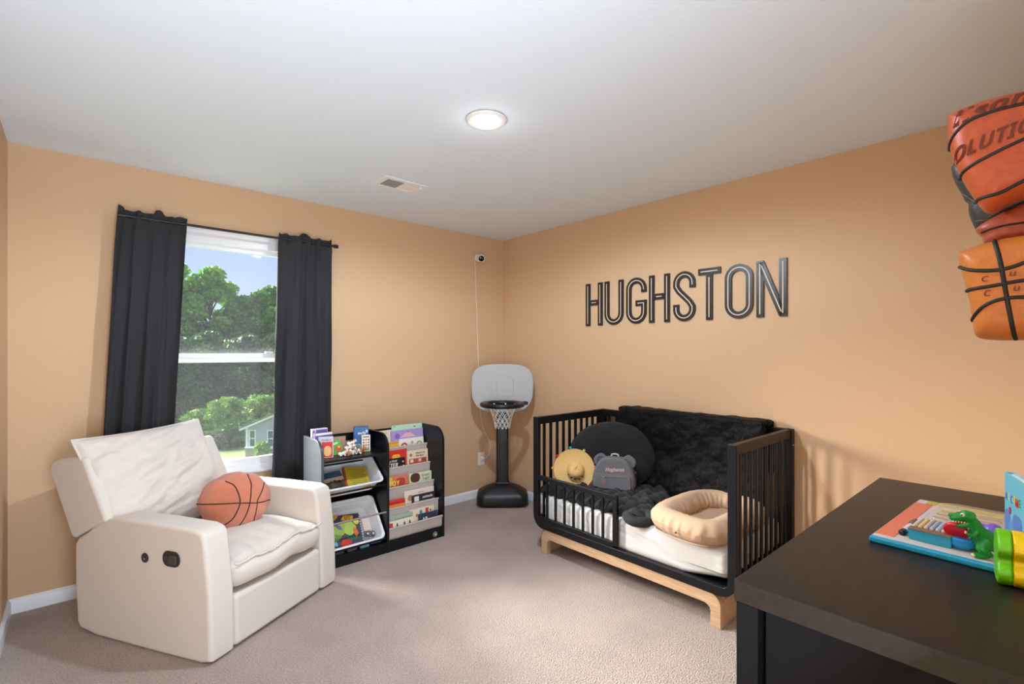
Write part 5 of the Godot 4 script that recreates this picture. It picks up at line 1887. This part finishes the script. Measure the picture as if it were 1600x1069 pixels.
# ---------------------------------------------------------------- dresser and what stands on it
func dresser() -> void:
	var g := Vector3(-1.735, 0, 3.485)
	var o := thing("dresser", "black brown chest of drawers with a thick overhanging top, at the lower right", "dresser", g)
	var m: Material = M.dresser
	var side := mat(C(22, 22, 24), 0.6)
	side.metallic_specular = 0.2
	part("top", B.new().rbox(Vector3(0, 0.9415, 0), Vector3(1.035, 0.037, 0.50), 0.002, 2), m, o)
	part("carcass", B.new().rbox(Vector3(0, 0.51, 0.0), Vector3(0.955, 0.82, 0.45), 0.002), side, o)
	for x in [-0.497, 0.497]:
		for z in [-0.229, 0.229]:
			part("post", B.new().rbox(Vector3(x, 0.461, z), Vector3(0.036, 0.922, 0.036), 0.002), side, o)
	for s in [-1.0, 1.0]:
		part("end_panel", B.new().rbox(Vector3(s * 0.488, 0.51, 0.0), Vector3(0.018, 0.816, 0.412), 0.002), side, o)
	# drawers face the window side
	for k in 3:
		var d := part("drawer", B.new().rbox(Vector3(0, 0.785 - k * 0.262, -0.236), Vector3(0.944, 0.250, 0.020), 0.003), m, o)
		for x in [-0.24, 0.24]:
			part("knob", B.new().xf(Transform3D(Basis(Vector3.RIGHT, -PI / 2), Vector3(x, 0.785 - k * 0.262, -0.246))).lathe(PackedVector2Array([Vector2(0.008, 0.0), Vector2(0.008, 0.012), Vector2(0.017, 0.018), Vector2(0.014, 0.026), Vector2(0.0005, 0.028)]), 16), M.plastic_black, d)
	part("lower_rail", B.new().rbox(Vector3(0, 0.125, -0.225), Vector3(0.96, 0.036, 0.02), 0.002), side, o)

func dresser_things() -> void:
	var y := 0.9605
	# blister craft kit lying flat
	var kp := Vector3(-1.684, y, 3.52)
	var o := thing("craft_kit", "flat blue edged craft kit under a clear blister, lying on the dark dresser", "craft kit", kp, deg_to_rad(-3.0))
	part("backing", B.new().rbox(Vector3(0, 0.006, 0), Vector3(0.400, 0.012, 0.325), 0.004, 2), flat(24, 150, 196, 0.35), o)
	var card := part("card", B.new().rbox(Vector3(0.004, 0.0125, 0), Vector3(0.388, 0.002, 0.318), 0.001), flat(206, 196, 190, 0.5), o)
	part("coral_panel", B.new().rbox(Vector3(-0.01, 0.0140, -0.142), Vector3(0.33, 0.0012, 0.032), 0.0004), flat(226, 120, 92, 0.5), card)
	part("yellow_panel", B.new().rbox(Vector3(0.176, 0.0141, 0.01), Vector3(0.034, 0.0012, 0.30), 0.0004), flat(186, 172, 70, 0.5), card)
	part("orange_panel", B.new().rbox(Vector3(0.150, 0.0143, 0.085), Vector3(0.020, 0.0012, 0.10), 0.0004), flat(226, 120, 56, 0.5), card)
	part("green_panel", B.new().rbox(Vector3(0.174, 0.0148, 0.09), Vector3(0.026, 0.0008, 0.08), 0.0004), flat(150, 160, 70, 0.5), card)
	# chalk box
	var cb := part("chalk_box", B.new().rbox(Vector3(-0.120, 0.024, -0.072), Vector3(0.085, 0.022, 0.066), 0.002), flat(30, 150, 190, 0.4), o)
	part("box_lip", B.new().rbox(Vector3(-0.154, 0.0355, -0.072), Vector3(0.022, 0.002, 0.067), 0.0006), flat(128, 98, 80), cb)
	var pc := [[206, 190, 176], [216, 184, 130], [196, 178, 168], [170, 176, 190], [178, 182, 190], [222, 170, 156], [214, 160, 150]]
	for k in 7:
		part("chalk_stick", B.new().tube(PackedVector3Array([Vector3(-0.143, 0.037, -0.099 + k * 0.0090), Vector3(-0.080, 0.037, -0.099 + k * 0.0090)]), 0.0042, 8), flat(pc[k][0], pc[k][1], pc[k][2], 0.9), cb)
	# vial of beads, wooden sticks and a fish
	part("bead_vial", B.new().tube(PackedVector3Array([Vector3(-0.136, 0.0195, -0.118), Vector3(-0.088, 0.0195, -0.117)]), 0.006, 10), flat(226, 224, 222, 0.2), o)
	part("vial_cap", B.new().tube(PackedVector3Array([Vector3(-0.150, 0.0195, -0.118), Vector3(-0.137, 0.0195, -0.118)]), 0.0065, 10), flat(30, 30, 32, 0.4), o)
	part("cork", B.new().tube(PackedVector3Array([Vector3(-0.076, 0.0215, -0.116), Vector3(-0.058, 0.0215, -0.115)]), 0.008, 10), flat(120, 100, 88), o)
	for k in 6:
		var a := deg_to_rad(-8 + k * 5)
		part("wooden_stick", B.new().xf(Transform3D(Basis(Vector3.UP, a), Vector3(0.010 + k * 0.021, 0.0165 + (k % 2) * 0.003, -0.050))).rbox(Vector3.ZERO, Vector3(0.010, 0.003, 0.105), 0.001), [flat(214, 186, 140), flat(196, 160, 140), flat(222, 196, 110)][k % 3], o)
	part("wooden_fish", B.new().xf(Transform3D(Basis(Vector3.RIGHT, -PI / 2), Vector3(-0.022, 0.0155, -0.002))).prism(spline2([Vector2(-0.02, -0.03), Vector2(0.012, -0.022), Vector2(0.016, 0.012), Vector2(0.0, 0.03), Vector2(-0.018, 0.012)], 4, true), 0.004, 0.001), flat(220, 130, 66), o)
	part("steel_blade", B.new().rbox(Vector3(-0.018, 0.0158, -0.050), Vector3(0.016, 0.003, 0.052), 0.001), flat(140, 146, 152, 0.3), o)
	var bl := mat(Color(1, 1, 1, 0.05), 0.03)
	bl.transparency = BaseMaterial3D.TRANSPARENCY_ALPHA
	var lp := []
	for q in [[0.085, 0.128, 0.0135], [0.080, 0.122, 0.026], [0.076, 0.117, 0.0325], [0.072, 0.113, 0.0335]]:
		var l := PackedVector3Array()
		for v in rr_loop(q[0], q[1], 0.03, q[2]):
			l.append(v + Vector3(0.062, 0.0, 0.012))
		lp.append(l)
	var bb := B.new()
	smooth_loft(bb, lp)
	bb.loft([lp[3], lp[3]], false, true)
	part("clear_blister", bb, bl, o)
	# tub and purple dough beside the dinosaur, on the kit
	var ty := y + 0.0405
	var tub := thing("toy_tub", "bright blue tub with a red lid behind the green dinosaur", "tub", Vector3(-1.826, y + 0.0155, 3.486))
	tub.scale = Vector3.ONE * 0.78
	part("tub", B.new().lathe(PackedVector2Array([Vector2(0.0005, 0.0), Vector2(0.021, 0.001), Vector2(0.026, 0.010), Vector2(0.0275, 0.024), Vector2(0.026, 0.026), Vector2(0.0005, 0.026)]), 24), flat(34, 140, 214, 0.3), tub)
	part("lid", B.new().xf(Transform3D(Basis(Vector3.BACK, deg_to_rad(-58)) , Vector3(-0.004, 0.040, -0.010))).lathe(PackedVector2Array([Vector2(0.0005, -0.006), Vector2(0.022, -0.006), Vector2(0.025, -0.002), Vector2(0.024, 0.005), Vector2(0.020, 0.008), Vector2(0.0005, 0.009)]), 24), flat(212, 34, 44, 0.3), tub)
	var pd := thing("purple_toy", "lumpy purple toy behind the back of the green dinosaur", "toy", Vector3(-1.752, y + 0.0155, 3.524))
	part("lump", B.new().ball(Vector3(0, 0.019, 0), Vector3(0.020, 0.019, 0.018), 16, 10), flat(124, 88, 190, 0.35), pd)
	part("lump", B.new().ball(Vector3(0.026, 0.014, -0.016), Vector3(0.018, 0.014, 0.016), 14, 9), flat(124, 88, 190, 0.35), pd)
	part("foot", B.new().ball(Vector3(-0.018, 0.006, 0.012), Vector3(0.012, 0.007, 0.008), 12, 8), flat(124, 88, 190, 0.35), pd)
	dinosaur(Vector3(-1.842, y + 0.0155, 3.516))
	# layered foam shape stood on edge, half out of view
	var fo := thing("layered_toy", "green and yellow layered wavy toy block standing at the dresser edge", "toy", Vector3(-1.912, y, 3.556), deg_to_rad(-82))
	var ol := spline2([Vector2(-0.052, 0.004), Vector2(-0.02, 0.0), Vector2(0.02, 0.001), Vector2(0.05, 0.006), Vector2(0.058, 0.022), Vector2(0.048, 0.036), Vector2(0.058, 0.052), Vector2(0.046, 0.068), Vector2(0.030, 0.084), Vector2(-0.02, 0.090), Vector2(-0.046, 0.082), Vector2(-0.058, 0.060), Vector2(-0.047, 0.042), Vector2(-0.06, 0.024)], 4, true)
	var fx := Basis(Vector3(0, 0, -0.55), Vector3.UP, Vector3(1, 0, 0))
	part("green_layer", B.new().xf(Transform3D(fx, Vector3(-0.019, 0, 0))).prism(ol, 0.019, 0.004, 2), flat(110, 200, 20, 0.4), fo, "lime green layer")
	part("yellow_layer", B.new().xf(Transform3D(fx, Vector3(0.0, 0, 0))).prism(ol, 0.017, 0.003, 2), flat(240, 206, 10, 0.4), fo, "yellow layer")
	# picture book standing upright at the right
	var bk := book("picture_book", "sky blue picture book with coloured title letters, upright on the dresser", Vector3(-1.725, y + 0.0155, 3.5575), 0.150, 0.128, 0.014, flat(120, 208, 226, 0.4), "", deg_to_rad(196.7), 0.0)
	var cols := [[90, 120, 200], [236, 220, 90], [70, 120, 200], [240, 210, 60], [214, 44, 48], [60, 170, 90]]
	var tx := "ALCOME"
	for k in 6:
		words(tx[k], 0.016, flat(cols[k][0], cols[k][1], cols[k][2]), bk, at(-0.062 + k * 0.015, 0.080 + (k % 2) * 0.003, 0.0014), 0.9)
	for q in [[-0.056, 0.030, 0.032, 0.050, 90, 140, 206], [0.0, 0.028, 0.050, 0.056, 100, 146, 210], [-0.034, 0.020, 0.03, 0.036, 104, 170, 214]]:
		art(bk, "blue_shape", q[0], q[1], q[2], q[3], flat(q[4], q[5], q[6]), 0.015)
	art(bk, "red_mark", -0.040, 0.056, 0.008, 0.014, flat(206, 50, 60), 0.003, 0.0019)
	var dk := single("dark_toy", B.new().ball(Vector3(-1.800, y + 0.046, 3.565), Vector3(0.016, 0.0155, 0.018), 14, 9), flat(70, 44, 50, 0.5), "small dark maroon toy between the yellow block and the blue book", "toy")
	dk.set_meta("group", "toys on the craft kit")

func dinosaur(c: Vector3) -> void:
	var o := thing("toy_dinosaur", "glossy green toy dinosaur with open jaws, standing on the craft kit", "toy dinosaur", c, deg_to_rad(108))
	o.scale = Vector3.ONE * 0.79
	var m := mat(C(22, 138, 52), 0.3)
	var b := B.new()
	# the head looks along +x
	b.tube(spline([Vector3(-0.078, 0.006, -0.004), Vector3(-0.058, 0.014, 0.0), Vector3(-0.032, 0.026, 0.0), Vector3(-0.010, 0.036, 0.0), Vector3(0.006, 0.052, 0.0), Vector3(0.014, 0.068, 0.0), Vector3(0.022, 0.078, 0.0)], 4), [0.002, 0.003, 0.0045, 0.006, 0.008, 0.0095, 0.012, 0.015, 0.018, 0.020, 0.0215, 0.022, 0.022, 0.021, 0.020, 0.018, 0.0165, 0.015, 0.014, 0.0135, 0.013, 0.013, 0.013, 0.012, 0.010], 14)
	b.tube(spline([Vector3(0.016, 0.082, 0), Vector3(0.032, 0.086, 0), Vector3(0.048, 0.080, 0), Vector3(0.058, 0.077, 0)], 4), [0.011, 0.0135, 0.014, 0.0135, 0.012, 0.0115, 0.011, 0.0105, 0.010, 0.0098, 0.0095, 0.009, 0.006], 14)
	b.tube(spline([Vector3(0.020, 0.072, 0), Vector3(0.034, 0.064, 0), Vector3(0.046, 0.061, 0)], 4), [0.010, 0.009, 0.0085, 0.008, 0.0075, 0.007, 0.0065, 0.006, 0.004], 12)
	b.ball(Vector3(0.030, 0.092, 0), Vector3(0.010, 0.008, 0.011), 12, 8)
	b.ball(Vector3(0.057, 0.084, 0), Vector3(0.006, 0.005, 0.007), 10, 7)
	for s in [-1.0, 1.0]:
		b.tube(spline([Vector3(-0.006, 0.032, s * 0.014), Vector3(0.006, 0.020, s * 0.023), Vector3(-0.004, 0.008, s * 0.024), Vector3(0.006, 0.0045, s * 0.025), Vector3(0.020, 0.004, s * 0.026)], 3), [0.015, 0.0155, 0.015, 0.013, 0.011, 0.009, 0.008, 0.007, 0.006, 0.006, 0.0058, 0.0055, 0.005], 10)
		b.tube(spline([Vector3(0.012, 0.056, s * 0.013), Vector3(0.022, 0.046, s * 0.019), Vector3(0.032, 0.050, s * 0.018)], 3), [0.006, 0.0058, 0.005, 0.0045, 0.0042, 0.004, 0.0036], 8)
	part("body", b, m, o)
	part("mouth", B.new().rbox(Vector3(0.038, 0.0705, 0), Vector3(0.024, 0.006, 0.013), 0.0028, 2), flat(196, 20, 36, 0.35), o, "red open mouth")
	var wh := flat(236, 236, 222, 0.4)
	for s in [-1.0, 1.0]:
		var e := part("eye", B.new().ball(Vector3(0.038, 0.0905, s * 0.0105), Vector3(0.0045, 0.0045, 0.0028), 10, 7), wh, o)
		part("pupil", B.new().ball(Vector3(0.040, 0.0902, s * 0.0128), Vector3(0.002, 0.002, 0.0012), 8, 5), flat(16, 16, 16, 0.3), e)
		for k in 5:
			part("tooth", B.new().tube(PackedVector3Array([Vector3(0.034 + k * 0.0052, 0.0728, s * 0.0072), Vector3(0.034 + k * 0.0052, 0.0690, s * 0.0070)]), [0.0016, 0.0004], 5), wh, o)
		for k in 3:
			part("claw", B.new().ball(Vector3(0.0235, 0.0035, s * 0.026 + (k - 1) * 0.0042), Vector3(0.0032, 0.0028, 0.0020), 7, 5), flat(226, 222, 150, 0.4), o)
			if k < 2:
				part("finger_claw", B.new().ball(Vector3(0.0345, 0.0505 + k * 0.003, s * 0.018), Vector3(0.0024, 0.0016, 0.0016), 7, 5), flat(226, 222, 150, 0.4), o)

# ---------------------------------------------------------------- deflated basketballs on the near wall
func wall_balls() -> void:
	var X := -1.52
	var s := (X - EYE.x) / (-1.78 - EYE.x)
	var sc := func(l: Array) -> Array:
		var o := []
		for q in l:
			o.append(Vector2(EYE.z + (q[0] - EYE.z) * s, EYE.y + (q[1] - EYE.y) * s))
		return o
	var leather := func(a: Color, c: Color, sd: int) -> StandardMaterial3D:
		var m := mat(Color.WHITE, 0.42)
		m.albedo_texture = ntex(0.03, 4, sd, 256, [a, c])
		m.heightmap_enabled = true
		m.heightmap_texture = M.weave
		m.heightmap_scale = 0.06
		return tri(m, 5.0)
	var black := flat(24, 18, 16, 0.6)
	var o1: Array = sc.call([[3.460, 1.817], [3.463, 1.830], [3.490, 1.8365], [3.53, 1.839], [3.58, 1.834], [3.63, 1.815], [3.70, 1.80], [3.70, 1.66], [3.63, 1.655], [3.575, 1.645], [3.545, 1.634], [3.517, 1.6245], [3.492, 1.672], [3.475, 1.718], [3.464, 1.764]])
	var b1 := deflated("deflated_basketball", "dark orange deflated basketball, uppermost on the near wall, with worn black print", o1, X, 0.075, leather.call(C(170, 70, 30), C(192, 84, 38), 90), [
		[[3.4625, 1.764], [3.488, 1.788], [3.525, 1.798], [3.575, 1.797], [3.63, 1.785]],
		[[3.4765, 1.700], [3.516, 1.714], [3.567, 1.733], [3.64, 1.75]],
		[[3.500, 1.648], [3.533, 1.647], [3.567, 1.662], [3.64, 1.69]]], black, 0.0062, s)
	print_on(b1[0], b1[1], "ilson", 0.027, Vector2(3.4760, 1.8035), 0.13, 1.25, flat(96, 40, 22, 0.6), false, s, X, 0.25)
	print_on(b1[0], b1[1], "OLUTION", 0.026, Vector2(3.472, 1.735), 0.22, 0.85, flat(104, 40, 20, 0.6), false, s, X, 0.25)
	var o2: Array = sc.call([[3.461, 1.765], [3.474, 1.685], [3.482, 1.669], [3.484, 1.643], [3.497, 1.608], [3.518, 1.611], [3.549, 1.628], [3.60, 1.64], [3.69, 1.65], [3.69, 1.76], [3.58, 1.79]])
	deflated("deflated_basketball", "black deflated ball tucked behind the uppermost orange basketball", o2, X + 0.11, 0.05, leather.call(C(40, 40, 38), C(54, 54, 50), 91), [
		[[3.474, 1.690], [3.50, 1.66], [3.53, 1.64]], [[3.496, 1.625], [3.52, 1.622], [3.55, 1.636]]], flat(96, 80, 60, 0.7), 0.003, s)
	var o3: Array = sc.call([[3.497, 1.611], [3.505, 1.590], [3.510, 1.575], [3.53, 1.57], [3.60, 1.572], [3.69, 1.58], [3.69, 1.66], [3.60, 1.66], [3.545, 1.64]])
	deflated("deflated_basketball", "rust red deflated basketball between the black ball and the amber one", o3, X + 0.09, 0.05, leather.call(C(150, 62, 40), C(184, 84, 56), 92), [
		[[3.505, 1.597], [3.54, 1.602], [3.58, 1.602], [3.64, 1.60]]], black, 0.004, s)
	var o4: Array = sc.call([[3.476, 1.543], [3.489, 1.557], [3.53, 1.568], [3.58, 1.571], [3.64, 1.567], [3.70, 1.56], [3.70, 1.39], [3.64, 1.378], [3.57, 1.376], [3.533, 1.3765], [3.503, 1.384], [3.497, 1.418], [3.490, 1.470]])
	var b4 := deflated("deflated_basketball", "amber deflated basketball with black cross seams, lowest on the near wall", o4, X, 0.07, leather.call(C(186, 104, 36), C(206, 122, 48), 93), [
		[[3.5285, 1.567], [3.538, 1.526], [3.546, 1.464], [3.557, 1.378]],
		[[3.478, 1.524], [3.497, 1.511], [3.525, 1.505], [3.551, 1.507], [3.58, 1.519], [3.62, 1.54]],
		[[3.490, 1.474], [3.525, 1.476], [3.567, 1.482], [3.64, 1.486]],
		[[3.497, 1.416], [3.516, 1.439], [3.542, 1.451], [3.58, 1.450], [3.63, 1.43]]], black, 0.0068, s)
	for q in [["C", 3.514, 1.490], ["u", 3.551, 1.496], ["C", 3.517, 1.463], ["u", 3.556, 1.469]]:
		print_on(b4[0], b4[1], q[0], 0.0105, Vector2(q[1], q[2]), 0.0, 1.2, flat(110, 56, 30, 0.6), false, s, X, 0.1)

# puffed leather body around an outline in z and y; the visible side looks towards -x
func deflated(called: String, label: String, ol: Array, x: float, th: float, m: Material, seams: Array, sm: Material, sr: float, s: float) -> Array:
	var out := spline2(ol, 5, true)
	if not Geometry2D.is_polygon_clockwise(out):
		out.reverse()
	var c := Vector2.ZERO
	for q in out:
		c += q / out.size()
	var o := thing(called, label, "basketball", Vector3(x, 0, 0), 0, "deflated basketballs hung on the near wall")
	var n := out.size()
	var depth := func(p: Vector2) -> float:
		# share of the way from the centre to the outline along this direction
		var best := 1.0
		var d := (p - c)
		for k in n:
			var hit = Geometry2D.segment_intersects_segment(c, c + d.normalized() * 2.0, out[k], out[(k + 1) % n])
			if hit != null:
				best = d.length() / (hit - c).length()
				break
		return th * pow(maxf(0.0, 1.0 - pow(minf(best, 1.0), 5.0)), 0.5)
	var b := B.new()
	for sg in [1.0, -1.0]:
		b.grid(func(u, vv):
			var k := roundi(u * n) % n
			if sg > 0.0:
				k = (n - k) % n
			var r := sin(vv * PI / 2.0)
			var q := c + (out[k] - c) * r
			var h := th * pow(maxf(0.0, 1.0 - pow(r, 5.0)), 0.5)
			return Vector3(-sg * h, q.y, q.x), n, 16)
	part("leather_body", b, m, o)
	for l in seams:
		var q2 := []
		for q in l:
			q2.append(Vector2(EYE.z + (q[0] - EYE.z) * s, EYE.y + (q[1] - EYE.y) * s))
		var pts := PackedVector3Array()
		for q in spline2(q2, 8):
			pts.append(Vector3(-depth.call(q), q.y, q.x))
		part("seam", B.new().tube(pts, sr * 0.62, 7), sm, o)
	return [o, depth]

# letters laid over a puffed body
func print_on(o: Node3D, depth: Callable, txt: String, size: float, at_zy: Vector2, slope: float, wide: float, m: Material, serif: bool, s: float, x: float, skew: float) -> void:
	var f := SystemFont.new()
	f.font_names = PackedStringArray(["Droid Serif" if serif else "Droid Sans"])
	f.font_weight = 700
	if serif:
		f.font_italic = true
	var tm := TextMesh.new()
	tm.text = txt
	tm.font = f
	tm.font_size = 32
	tm.pixel_size = size * s / 23.0
	tm.depth = 0.0006
	tm.curve_step = 2.0
	var a := tm.surface_get_arrays(0)
	var v: PackedVector3Array = a[Mesh.ARRAY_VERTEX]
	var nn: PackedVector3Array = a[Mesh.ARRAY_NORMAL]
	var c := Vector2(EYE.z + (at_zy.x - EYE.z) * s, EYE.y + (at_zy.y - EYE.y) * s)
	var x0 := INF
	for q in v:
		x0 = minf(x0, q.x)
	for k in v.size():
		var q := v[k] - Vector3(x0, 0, 0)
		var lx := (q.x + q.y * skew) * wide
		var zy := c + Vector2(lx, q.y + lx * slope)
		v[k] = Vector3(-depth.call(zy) - 0.0030 - q.z, zy.y, zy.x)
		nn[k] = Vector3(-1, 0, 0)
	a[Mesh.ARRAY_VERTEX] = v
	a[Mesh.ARRAY_NORMAL] = nn
	if a[Mesh.ARRAY_TANGENT] != null:
		a[Mesh.ARRAY_TANGENT] = null
	var me := ArrayMesh.new()
	me.add_surface_from_arrays(Mesh.PRIMITIVE_TRIANGLES, a)
	var mi := MeshInstance3D.new()
	mi.name = "print"
	mi.mesh = me
	mi.material_override = m
	o.add_child(mi, true)
